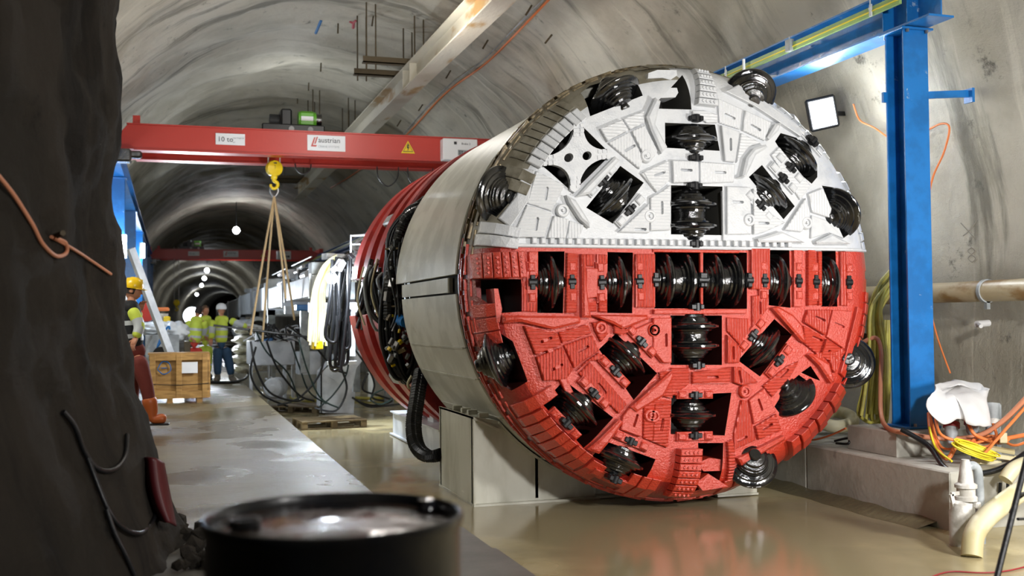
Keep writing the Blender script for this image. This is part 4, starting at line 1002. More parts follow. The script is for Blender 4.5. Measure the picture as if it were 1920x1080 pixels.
# hanging lamps along the crown
for i, (px, py, Yd, rr) in enumerate(((443, 432, 52.5, .17), (388, 507, 98, .2), (383, 522, 116, .2), (378, 535, 137, .2), (369, 552, 178, .22), (370, 562, 216, .22))):
    p = at(px, py, Y=Yd)
    t = thing('hanging_lamp', p, ['nearest round white lamp hanging above the farther crane', 'second lamp in the row of lights deep in the tunnel', 'third lamp of the far row, just under the second', 'fourth lamp of the far row of tunnel lights', 'fifth lamp of the far row of tunnel lights', 'lowest and farthest lamp of the tunnel row'][i], 'lamp', 'tunnel lamps')
    mb = MB(); mb.lathe([(.01, -rr), (rr * .7, -rr * .7), (rr, 0), (rr * .7, rr * .7), (.02, rr)], p, seg=14); wpart(mb, 'lamp_globe', M['lampglow'], t, 80)
    mb = MB(); mb.cyl(p + Vector((0, 0, rr)), (p.x, p.y, TZ + TR - .05), .02, 5); wpart(mb, 'lamp_wire', M['rubber'], t)
# tube lamps on the left posts
for i, (px, py, Yd) in enumerate(((232, 462, 21.5), (268, 470, 34.6))):
    p = at(px, py, Y=Yd); t = thing('tube_lamp', p, ['white tube lamp fixed beside the first left crane column', 'dimmer tube lamp farther back among the left crane columns'][i], 'lamp', 'tube lamps on the left')
    mb = MB(); mb.cyl(p - Vector((0, 0, .22)), p + Vector((0, 0, .22)), .05, 10); wpart(mb, 'lamp_tube', M['tube'], t)
    mb = MB(); mb.box(p + Vector((-.08, 0, 0)), (.05, .08, .5)); wpart(mb, 'lamp_holder', M['machgrey'], t)
# ---------------------------------------------------------------- right side: pipe, hoses, sheet, pump, tripod
mb = MB(); mb.cyl((7.68, 3, 1.55), (7.68, 60, 1.55), .105, 20)
t = thing('wall_pipe', (7.68, 8, 1.55), 'rusty cream pipe running along the right tunnel wall', 'pipe')
M['pipe'] = mat('rusty_cream_pipe', '#b8a888', .45, col2='#8d6f45', nscale=3.5, lo=.45, hi=.6, bump=.2, stretch=(1, .5, 1))
wpart(mb, 'pipe', M['pipe'], t, 30)
for y in (7.9, 8.62, 10.9, 14): 
    mb = MB(); mb.lathe([(.106, -.02), (.118, -.02), (.118, .02), (.106, .02)], (7.68, y, 1.55), (0, 1, 0), 20); mb.box((7.68, y, 1.42), (.04, .04, .1)); wpart(mb, 'pipe_clamp', M['machgrey'], t, 30)
# white stub in the wall
p = at(1838, 606, X=7.72); mb = MB(); mb.cyl(p + Vector((.1, 0, 0)), p + Vector((-.06, -.02, -.01)), .035, 10); mb.cyl(p + Vector((-.04, 0, 0)), p + Vector((-.08, -.1, -.03)), .02, 8)
tag(mb.build('wall_stub', M['tarp'], sm=40), 'small white plug sticking out of the right wall below the pipe', 'plug')
# bracket tube and yellow hoses
mb = MB(); mb.cyl(at(1619, 632, Y=9.5), at(1682, 660, Y=9.9), .045, 14); tag(mb.build('bracket_tube', M['rustbrown'], sm=30), 'rusty tube sticking out of the wall holding the yellow hoses', 'bracket')
for i in range(15):
    o = R.uniform(-9, 9); Y_ = 9.45 + R.uniform(-.12, .2); top = R.uniform(505, 545)
    o *= 1.5
    pts = [(1672 + o * .3, top), (1650 + o * .7, top + 30), (1640 + o, 590 + R.uniform(-10, 10)), (1644 + o * 1.6, 660), (1640 + o * 2, 730), (1636 + o * 2.4, 782 + R.uniform(-6, 5)), (1655 + o, 788), (1660 + o, 700), (1664 + o * .5, 600)]
    if i % 2: pts = pts[:6]
    mb = MB(); mb.tube([at(a, b, Y=Y_) for a, b in pts], .019, 7)
    tag(mb.build('yellow_hose', M['yhose'], sm=60), 'muddy yellow hose in the bundle hanging left of the blue column', 'hose', 'yellow hoses left of the blue column')
def wtube(pts, r, m, name, label, cat='cable', group=None, seg=8, sub=6):
    mb = MB(); mb.tube(pts, r, seg, sub=sub); return tag(mb.build(name, m, sm=60), label, cat, group)
P_ = lambda L, **k: [at(a[0], a[1], **({'Y': a[2]} if len(a) > 2 else k)) for a in L]
wtube(P_([(1600, 655, 9.6), (1622, 640, 9.4), (1643, 634, 9.3), (1652, 660, 9.2), (1651, 720, 9.1), (1652, 775, 8.9), (1662, 800, 8.6), (1690, 811, 8.3), (1760, 822, 8.1), (1830, 818, 7.9), (1880, 790, 7.7), (1925, 745, 7.5)]), .023, M['pinkor'], 'thick_orange_cable', 'faded thick orange cable crossing the plinth and rising to the right')
wtube(P_([(1586, 803, 8.9), (1560, 815, 9.2), (1530, 824, 9.5), (1500, 826, 9.8)]), .01, M['orange'], 'thin_orange_cable', 'thin orange cable end lying on the ledge left of the plinth')
wtube(P_([(1565, 827, 9.3), (1590, 822, 9.15), (1590, 832, 9.1), (1568, 831, 9.3)]), .012, M['rubber'], 'short_black_cable', 'short black cable loop on the ledge left of the plinth')
for i, L_ in enumerate(([(1742, 775, 8.2), (1748, 820, 8.0), (1775, 860, 7.8), (1800, 830, 7.8), (1850, 828, 7.9), (1925, 815, 7.7)],
                        [(1752, 765, 8.1), (1762, 812, 7.9), (1800, 828, 7.8), (1850, 838, 7.7), (1890, 800, 7.6), (1925, 760, 7.5)],
                        [(1745, 782, 8.1), (1765, 838, 7.9), (1810, 836, 7.8), (1865, 822, 7.8), (1900, 835, 7.6), (1925, 828, 7.5)],
                        [(1815, 790, 7.9), (1828, 815, 7.8), (1870, 830, 7.8), (1890, 822, 7.8), (1840, 818, 7.9), (1820, 830, 7.8)],
                        [(1862, 795, 7.8), (1868, 822, 7.7), (1846, 850, 7.6), (1838, 858, 7.6)])):
    wtube(P_(L_), (.020, .014, .012, .016, .013)[i], M['orange'], 'orange_cable', ['thickest bright orange cable coming out from under the white sheet', 'orange cable rising to the right edge above the wood scraps', 'thin orange cable looping in front of the grey plugs', 'orange cable coiled right of the grey plugs', 'short orange cable dropping beside the rightmost plug'][i], 'cable', 'orange cables by the white sheet')
wtube(P_([(1742, 800, 8.0), (1755, 840, 7.9), (1785, 865, 7.7)]), .01, M['ycable'], 'thin_yellow_cable', 'thin yellow cable running down left of the grey plugs')
# yellow coil on the ledge
t = thing('cable_coil', (6.9, 7.7, .01), 'loose coil of bright yellow cable on the ledge below the white sheet', 'cable coil')
for i in range(13):
    c = at(1828 + R.uniform(-5, 5), 857 + R.uniform(-4, 3), Y=7.65); a_ = .17 + R.uniform(-.03, .05); b_ = .09 + R.uniform(-.02, .03); ph = R.uniform(-.15, .15) - .25
    pts = [c + Vector((a_ * cos(q) * cos(ph) - .05 * sin(q), b_ * sin(q) * .8, .035 + .055 * sin(q) * cos(ph) - a_ * cos(q) * .25 + i * .003)) for q in [2 * pi * k / 12 for k in range(13)]]
    mb = MB(); mb.tube(pts, .007, 6, sub=4); wpart(mb, 'cable_loop', M['ycable'], t, 60)
wtube(P_([(1690, 805, 8.2), (1740, 835, 8.0), (1770, 875, 7.75), (1800, 888, 7.55), (1850, 886, 7.4), (1890, 872, 7.3), (1925, 848, 7.2)]), .024, M['rubber'], 'thick_black_cable', 'thick black cable hanging over the end of the right ledge')
wtube(P_([(1876, 905, 7.4), (1874, 935, 7.4), (1880, 948, 7.35), (1888, 930, 7.35), (1890, 895, 7.35)]), .013, M['rubber'], 'black_cable_loop', 'small black cable loop in front of the ledge end')
# scrap wood
for i, (px, py, s, rz, lb) in enumerate(((1850, 868, (.34, .09, .05), .3, 'longest pale scrap board lying above the yellow coil'), (1885, 858, (.26, .12, .04), -.4, 'flat scrap board beside the right picture edge'), (1880, 822, (.22, .06, .09), .9, 'squared scrap block leaning below the white sheet'), (1905, 862, (.18, .1, .06), 1.2, 'short scrap board under the orange cables at the edge'), (1868, 842, (.3, .07, .03), -.7, 'thin scrap board crossing under the orange cables'))):
    p = at(px, py, Y=7.75); mb = MB(); mb.box(p, s, Euler((.1 * (i - 2), .15, rz)).to_matrix(), bev=.004); tag(mb.build('scrap_board', M['palehose']), lb, 'board', 'scrap boards on the ledge')
# plugs under the sheet
for i, (px, py, lean, lb) in enumerate(((1783, 805, -.1, 'left'), (1824, 800, .1, 'middle'), (1862, 800, .25, 'right'))):
    b = at(px, py + 36, Y=7.95); tp = at(px - 14 * lean, py - 42, Y=8.05)
    t = thing('power_plug', b, 'grey industrial power plug with red collar under the sheet, %s one' % lb, 'plug', 'power plugs under the sheet')
    ax = tp - b; L_ = ax.length
    mb = MB(); mb.lathe([(.018, 0), (.03, .03), (.035, .1), (.055, .13), (.06, L_ * .55)], b, ax, 18); wpart(mb, 'plug_body', M['machgrey'], t, 40)
    mb = MB(); mb.lathe([(.06, L_ * .5), (.072, L_ * .5), (.072, L_ * .62), (.06, L_ * .62)], b, ax, 18); wpart(mb, 'collar', M['pinkbrick' if i < 2 else 'pump'], t, 30)
    mb = MB(); mb.lathe([(.065, L_ * .62), (.068, L_)], b, ax, 18); wpart(mb, 'socket', M['machgrey'], t, 30)
mb = MB(); mb.bar((7.0, 8.05, .0), (7.0, 8.05, .5), .05, .05); mb.bar((7.25, 8.05, .0), (7.25, 8.05, .42), .05, .05); mb.box((7.12, 8.1, .42), (.36, .16, .16), bev=.02)
tag(mb.build('plug_stand', M['machgrey']), 'grey socket stand mostly hidden under the white sheet', 'socket box')
# white sheet: rounded drape with folds and pointed corners
def sheet():
    hem = [(1736, 757), (1752, 783), (1772, 797), (1788, 789), (1800, 783), (1814, 796), (1835, 800), (1862, 796), (1852, 760), (1846, 735), (1836, 724), (1815, 722), (1790, 716), (1765, 730)]
    dep = [7.75, 7.7, 7.7, 7.75, 7.8, 7.7, 7.68, 7.72, 7.95, 8.2, 8.35, 8.4, 8.35, 8.1]
    top = at(1797, 722, Y=8.08); H = [at(a, b, Y=y) for (a, b), y in zip(hem, dep)]
    H = smooth(H + [H[0]], 6)[:-1]; n = len(H); K = 12; vs = [top]; 
    rl, rr_ = at(1772, 738, Y=8.0), at(1840, 738, Y=8.1)
    for k in range(1, K + 1):
        t = k / K
        for i, h in enumerate(H):
            q = max(0, min(1, (h.x - rl.x) / (rr_.x - rl.x))); tp = rl.lerp(rr_, q); tp = tp + Vector((0, 0, .05 * sin(pi * q)))
            p = tp.lerp(h, t) if k > 1 else tp.lerp(h, .08); e = h - tp
            bulge = .13 * sin(pi * min(1, t * 1.0)) * (1 - .25 * t)
            fold = .022 * sin(i * 2 * pi * 5 / n + 1.3 * sin(i * .2)) * t + .025 * noise.noise(Vector((p.x * 6, p.y * 6, p.z * 6)))
            o = Vector((e.x, e.y, 0)).normalized() * (bulge * .55 + fold); vs.append(p + o + Vector((0, 0, bulge * .5 + (.02 * noise.noise(p * 9)))))
    fs = [(0, 1 + (i + 1) % n, 1 + i) for i in range(n)]
    for k in range(K - 1): fs += [(1 + k * n + i, 1 + k * n + (i + 1) % n, 1 + (k + 1) * n + (i + 1) % n, 1 + (k + 1) * n + i) for i in range(n)]
    mb = MB(); mb.add(vs, fs); o = mb.build('white_sheet', M['tarp'], sm=180)
    so = o.modifiers.new('s', 'SOLIDIFY'); so.thickness = .006
    tag(o, 'crumpled white sheet draped over grey plugs beside the blue column', 'sheet')
sheet()
# pump in the corner
t = thing('drain_pump', (6.25, 7.2, -.49), 'chalky white submersible pump standing in water at the ledge end', 'pump')
pb = at(1802, 1022, Z=-.49); b = Vector((pb.x, pb.y, -.49)); s = (b - EYE).dot(CM @ Vector((0, 0, -1))) / F
def pp(px, py): return at(px, py, Y=b.y)
mb = MB(); mb.lathe([(.085, 0), (.085, .26), (.075, .28), (.075, .33), (.04, .35)], b, seg=20); wpart(mb, 'pump_body', M['pump'], t, 35)
mb = MB(); c = pp(1812, 962); mb.lathe([(.05, 0), (.05, .1), (.085, .1), (.085, .13), (.07, .14), (.07, .2), (.085, .2), (.085, .225), (.06, .24), (.05, .3), (.04, .38), (.03, .42)], c, seg=20); wpart(mb, 'pump_coupling', M['pump'], t, 35)
mb = MB(); c = pp(1790, 955); mb.bar(c, c + Vector((-.03, 0, .12)), .02, .03); mb.bar(c + Vector((-.03, 0, .12)), c + Vector((.1, 0, .13)), .02, .03); mb.bar(c + Vector((.1, 0, .13)), c + Vector((.11, 0, .0)), .02, .03); wpart(mb, 'pump_handle', M['pump'], t)
for i in range(5):
    c = pp(1818 + (i % 2) * 8, 945 + i * 12); mb = MB(); mb.box(c + Vector((.02, -.06, 0)), (.05, .05, .05), bev=.01); wpart(mb, 'clamp_bolt', M['pump'], t)
wtube([pp(1808, 890), pp(1818, 874), pp(1832, 880), pp(1836, 920), pp(1838, 970), pp(1840, 1028) + Vector((0, 0, 0))], .036, M['machgrey'], 'grey_pump_hose', 'grey hose arching over from the pump top down into the water', 'hose')
wtube(P_([(1822, 1045, 6.6), (1826, 1005, 6.65), (1845, 975, 6.7), (1880, 945, 6.75), (1925, 915, 6.8), (1990, 885, 6.9)]), .078, M['palehose'], 'cream_hose', 'thick cream suction hose bending out of the water by the pump', 'hose', seg=16)
wtube(P_([(1885, 900, 7.2), (1900, 880, 7.2), (1925, 868, 7.2)]), .06, M['palehose'], 'cream_hose', 'short cream hose piece at the right edge under the black cable', 'hose', seg=14)
# cream coiled hose behind the cutterhead
wtube(P_([(1535, 782, 10.3), (1560, 772, 10.4), (1590, 778, 10.2), (1598, 792, 10.0), (1570, 800, 9.9), (1535, 792, 10.1)]), .07, M['palehose'], 'muddy_cream_hose', 'muddy cream hose coiled on the ledge behind the cutterhead', 'hose', seg=12)
# tripod with its work light (mostly out of frame)
t = thing('light_tripod', (5.0, 4.62, -.49), 'black tripod leg of a work light cut by the lower right corner', 'tripod')
lf = at(1866, 1095, Y=4.35); lu = at(1921, 875, Y=4.5); foot = lu + (lf - lu) * 1.25; apex = lf + (lu - lf) * 2.7
foot = lf + (lf - lu) * ((lf.z + .485) / (lu.z - lf.z)); 
for q, nm in ((foot, 'leg'), (apex + Vector((apex.x - foot.x, .1, -(apex.z + .48))), 'leg'), (apex + Vector((.25, -.75, -(apex.z + .48))), 'leg')):
    mb = MB(); mb.cyl(apex, q, .016, 10); wpart(mb, nm, M['rubber'], t, 30)
mid = foot.lerp(apex, .45); cpole = Vector((apex.x, apex.y, mid.z))
mb = MB(); mb.cyl((apex.x, apex.y, -.2), (apex.x, apex.y, 1.75), .018, 10); wpart(mb, 'pole', M['rubber'], t, 30)
mb = MB(); mb.cyl(mid, cpole + Vector((0, 0, .03)), .008, 8); mb.cyl(mid - Vector((0, 0, .12)), cpole - Vector((0, 0, .2)), .008, 8); wpart(mb, 'brace', M['rubber'], t, 30)
mb = MB(); mb.box((apex.x + .1, apex.y, 1.8), (.25, .1, .2), bev=.02); wpart(mb, 'lamp_head', M['rubber'], t)
wtube(P_([(1893, 962, 4.6), (1905, 940, 4.6), (1925, 925, 4.6)]), .006, M['rubber'], 'thin_black_wire', 'thin black wire curling beside the tripod leg')
wtube([at(a, b, Z=-.482) for a, b in ((1738, 1085), (1780, 1072), (1840, 1074), (1890, 1070), (1940, 1058))], .006, M['pinkbrick'], 'red_wire', 'thin red wire lying on the wet floor at the bottom right')
# ---------------------------------------------------------------- cradles under the machine
def arcpts(x0, x1, n, r=2.075):
    return [(x0 + (x1 - x0) * i / n, CZ - sqrt(max(0, r * r - (x0 + (x1 - x0) * i / n - CX) ** 2))) for i in range(n + 1)]
t = thing('shield_cradle', (3.4, 10.6, -.49), 'cream white steel cradle block holding up the front shield', 'cradle')
xl = 2.775; zl = CZ - sqrt(2.075 ** 2 - (xl + .33 - CX) ** 2)
ztop = at(885, 782, Y=9.97).z
prof_ = [(xl, -.47), (xl, ztop)] + arcpts(xl + .26, 3.95, 14) + [(3.98, -.28), (4.05, -.34), (4.05, -.47)]
for y0, y1 in ((10.0, 10.04), (11.26, 11.3)):
    mb = MB(); mb.prism(prof_, y0, y1); wpart(mb, 'saddle_plate', M['cradle'], t)
mb = MB(); mb.prism([(xl, -.47), (xl, ztop), (xl + .02, ztop), (xl + .02, -.47)], 9.96, 11.34); wpart(mb, 'side_plate', M['cradle'], t)
mb = MB(); ap = arcpts(xl + .26, 3.95, 14); mb.prism(ap + [(x, z - .025) for x, z in reversed(ap)], 9.95, 11.35); wpart(mb, 'saddle_flange', M['cradle'], t)
mb = MB(); mb.prism([(xl, ztop - .02), (xl, ztop), (xl + .27, zl + .0), (xl + .27, zl - .03)], 9.95, 11.35); wpart(mb, 'top_plate', M['cradle'], t)
mb = MB(); mb.box((3.42, 10.65, -.48), (1.3, 1.42, .02)); wpart(mb, 'foot_plate', M['cradle'], t)
mb = MB(); mb.box((3.43, 10.3, -.2), (.03, .6, .5)); wpart(mb, 'inner_rib', M['cradle'], t)
for y in (10.1, 10.5, 10.75, 11.1):
    mb = MB(); mb.box((xl + .14, y, ztop + .0), (.1, .06, .05), bev=.005); wpart(mb, 'lashing_lug', M['cradle'], t)
t = thing('base_beam', (4.8, 10.3, -.49), 'long low white base beam on the floor under the cutterhead', 'beam')
mb = MB(); mb.box((4.85, 10.1, -.475), (1.6, .3, .02)); mb.box((4.85, 10.1, -.41), (1.6, .03, .13)); mb.box((4.85, 10.1, -.35), (1.6, .3, .02)); wpart(mb, 'beam', M['cradle'], t)
mb = MB(); a2 = arcpts(5.2, 5.65, 5); mb.prism(a2 + [(5.65, -.47), (5.2, -.47)], 9.6, 9.64); mb.box((5.64, 9.9, -.33), (.02, .6, .28)); mb.box((5.42, 9.9, -.47), (.46, .66, .02)); wpart(mb, 'right_saddle', M['cradle'], t)
# rear cradle
t = thing('rear_cradle', (3.0, 14, -.49), 'white stepped steel cradle under the red gripper shoes', 'cradle')
c0 = at(740, 815, Z=-.49); c1 = at(830, 862, Z=-.49)
for (y0, y1) in ((c1.y, c1.y + .04), ((c0.y + c1.y) / 2, (c0.y + c1.y) / 2 + .04), (c0.y - .04, c0.y)):
    mb = MB(); mb.box((c1.x + .8, (y0 + y1) / 2, -.30), (1.6, .04, .36)); wpart(mb, 'web_plate', M['motorw'], t)
    mb = MB(); mb.prism([(c1.x + .35, -.1), (c1.x + .85, .75), (c1.x + 1.1, .6), (c1.x + 1.3, -.1)], y0, y1); wpart(mb, 'support_leg', M['motorw'], t)
mb = MB(); mb.box((c1.x + .01, (c0.y + c1.y) / 2, -.30), (.03, c0.y - c1.y, .36)); mb.box((c1.x + .8, (c0.y + c1.y) / 2, -.47), (1.7, c0.y - c1.y + .1, .02)); mb.box((c1.x + .8, (c0.y + c1.y) / 2, -.12), (1.7, c0.y - c1.y, .02)); wpart(mb, 'base_frame', M['motorw'], t)
for y in (c1.y + .25, (c0.y + c1.y) / 2 + .1):
    mb = MB(); mb.prism([(c1.x + .12, -.1), (c1.x + .50, .50), (c1.x + .66, .42), (c1.x + .42, -.1)], y, y + .05); wpart(mb, 'leaning_plate', M['motorw'], t)
for y in (c1.y + .3, c1.y + 1.2):
    mb = MB(); mb.box((c1.x + .3, y, .02), (.35, .35, .26)); wpart(mb, 'step_box', M['motorw'], t)
# white leaning bracket behind
b = at(650, 775, Z=-.49); Yb = b.y
def pz(px, py): q = at(px, py, Y=Yb); return (q.x, q.z)
t = thing('support_bracket', b, 'white welded support bracket leaning up behind the machine', 'bracket')
for dy in (0, .5):
    mb = MB(); mb.prism([pz(600, 774), pz(601, 698), pz(663, 735), pz(663, 775)], Yb + dy, Yb + dy + .04); mb.prism([pz(663, 775), pz(663, 735), (pz(663, 735)[0] + .03, pz(663, 735)[1])], Yb + dy, Yb + dy + .04); wpart(mb, 'lower_plate', M['motorw'], t)
    mb = MB(); mb.prism([pz(602, 698), pz(643, 652), pz(693, 660), pz(668, 690), pz(660, 733)], Yb + dy, Yb + dy + .04); wpart(mb, 'arm_plate', M['motorw'], t)
mb = MB(); q0 = pz(601, 774); q1 = pz(601, 698); q2 = pz(643, 653)
mb.prism([q0, q1, (q1[0] + .03, q1[1]), (q0[0] + .03, q0[1])], Yb, Yb + .54); mb.prism([q1, q2, (q2[0] + .02, q2[1] - .03), (q1[0] + .03, q1[1])], Yb, Yb + .54); q3 = pz(663, 735); q4 = pz(663, 775); mb.prism([q3, q4, (q4[0] - .03, q4[1]), (q3[0] - .03, q3[1])], Yb - .02, Yb + .54); wpart(mb, 'side_plate', M['motorw'], t)
mb = MB(); q = pz(659, 673); mb.cyl((q[0], Yb - .03, q[1]), (q[0], Yb, q[1]), .05, 14); wpart(mb, 'pin', M['machgrey'], t)
# pallets
def pallet(px, py, label, rz=0.):
    b = at(px, py, Z=-.49); t = thing('pallet', b, label, 'pallet', 'wooden pallets by the deck')
    for i in range(7):
        mb = MB(); mb.box((0, -.4 + i * .133, .13), (1.1, .09, .02)); o = mb.build('top_board', M['palletw'], t)
    for i in range(3):
        mb = MB(); mb.box((0, -.38 + i * .38, .01), (1.1, .09, .018)); mb.build('bottom_board', M['palletw'], t)
        for k in range(3):
            mb = MB(); mb.box((-.5 + .5 * k, -.38 + i * .38, .07), (.1, .1, .1)); mb.build('block', M['palletw'], t)
    t.rotation_euler = (0, 0, rz); return t
pallet(617, 800, 'worn grey wooden pallet on the wet floor beside the deck', .08)
pallet(560, 772, 'dark wooden pallet half hidden against the deck edge', -.5)
# ---------------------------------------------------------------- foreground left
SC.view_layers[0].update()
def cast(name, px, py, off=.02):
    d = ray(px, py).normalized(); ok, p, n, _ = bpy.data.objects[name].ray_cast(EYE, d)
    return (p - d * off) if ok else None
def nose_cable(pts, r, m, name, label):
    P = [cast('wall_near_left', *q, off=r + .035) for q in pts]; P = [p for p in P if p]
    mb = MB(); mb.tube(P, r, 8, sub=8); return tag(mb.build(name, m, sm=60), label, 'cable')
nose_cable([(-10, 322), (25, 365), (60, 420), (80, 458), (105, 480), (124, 474), (122, 455), (100, 446)], .011, M['pinkor'], 'hooked_cable', 'orange cable sagging across the dark rock corner to a wall hook')
nose_cable([(96, 444), (125, 460), (150, 475), (180, 495), (208, 514)], .009, M['pinkor'], 'thin_brown_cable', 'thin brown cable running from the wall hook to the rock edge')
nose_cable([(118, 772), (140, 800), (160, 850), (185, 880), (215, 880), (235, 855), (238, 815)], .013, M['rubber'], 'black_hose', 'upper loop of black hose hanging on the dark rock corner')
nose_cable([(165, 860), (180, 900), (205, 960), (230, 990), (262, 1000), (285, 980), (293, 950), (292, 905)], .013, M['rubber'], 'black_hose', 'lower bigger loop of black hose hanging on the dark rock corner')
nose_cable([(200, 955), (215, 1000), (235, 1040), (252, 1078)], .013, M['rubber'], 'black_hose', 'black hose tail dropping down the rock to the bottom edge')
p = cast('wall_near_left', 102, 444, .0); mb = MB(); mb.cyl(p, p + Vector((.05, -.12, .01)), .014, 8); tag(mb.build('wall_hook', M['rustbrown']), 'small rusty hook on the dark rock corner holding the orange cable', 'hook')
# red shovel blade
t = thing('curved_panel', (.0, 6.8, 0), 'dark maroon curved plastic panel leaning against the foot of the rock corner', 'panel')
g = [[(262, 858), (268, 905), (280, 950), (300, 975)], [(285, 857), (290, 905), (300, 945), (315, 980)], [(306, 868), (313, 905), (321, 945), (329, 987)]]
Yg = [6.55, 6.35, 6.5]; vs = []
for gi, row in enumerate(g):
    for q in smooth([Vector((a, b, 0)) for a, b in row], 5): vs.append(at(q.x, q.y, Y=Yg[gi]))
n = len(vs) // 3; cols = [vs[i * n:(i + 1) * n] for i in range(3)]; G = []
for k in range(n): G += smooth([cols[0][k], cols[1][k], cols[2][k]], 4)
c_ = 9; mb = MB(); mb.add(G, [(i * c_ + j, i * c_ + j + 1, (i + 1) * c_ + j + 1, (i + 1) * c_ + j) for i in range(n - 1) for j in range(c_ - 1)])
o = wpart(mb, 'panel', M['maroon'], t, 180); so = o.modifiers.new('s', 'SOLIDIFY'); so.thickness = .008
# rubble at the foot of the rock
for i in range(26):
    px = R.uniform(322, 392); py = R.uniform(985, 1068); q = at(px, py, Z=0); s = R.uniform(.02, .06)
    bm = bmesh.new(); bmesh.ops.create_icosphere(bm, subdivisions=1, radius=s)
    for v_ in bm.verts: v_.co += Vector((R.uniform(-1, 1), R.uniform(-1, 1), R.uniform(-1, 1))) * s * .25
    me = bpy.data.meshes.new('stone'); bm.to_mesh(me); bm.free(); me.materials.append(M['nose']); o = bpy.data.objects.new('stone', me); COL.objects.link(o); o.location = (q.x, q.y, s * .6)
    tag(o, 'dark lump of rubble at the foot of the rock corner left of the drum', 'stone', 'rubble by the drum')
# the drum
t = thing('oil_drum', (.35, 2.43, 0), 'black steel drum with a wet recessed lid in the foreground', 'drum')
mb = MB(); H_ = .872
prof_ = [(.275, 0), (.285, .01), (.282, .03), (.283, .27), (.292, .285), (.292, .30), (.283, .315), (.283, .56), (.292, .575), (.292, .59), (.283, .605), (.283, H_ - .03), (.288, H_ - .018), (.2905, H_ - .006), (.289, H_ + .004), (.283, H_ + .006), (.278, H_), (.276, H_ - .02)]
mb.lathe(prof_, (.35, 2.43, 0), seg=96, caps=False); wpart(mb, 'drum_shell', M['barrel'], t, 40, fix=False)
mb = MB(); mb.lathe([(.277, H_ - .02), (.265, H_ - .024), (.25, H_ - .021), (.15, H_ - .016), (.0001, H_ - .013)], (.35, 2.43, 0), seg=72, caps=False); wpart(mb, 'lid', M['barrel_lid'], t, 60, fix=False)
q = at(800, 950, Z=.86); mb = MB(); mb.lathe([(.0001, .012), (.02, .014), (.021, .0), (.024, -.006)], (q.x, q.y, .863), seg=18, caps=False); wpart(mb, 'small_bung', M['barrel_lid'], t, 40)
q = at(459, 985, Z=.86); mb = MB(); mb.lathe([(.0001, .004), (.026, .004), (.03, .012), (.035, .012), (.037, -.006)], (q.x, q.y, .863), seg=24, caps=False); mb.box((q.x, q.y, .872), (.05, .008, .01)); wpart(mb, 'large_bung', M['barrel'], t, 40)

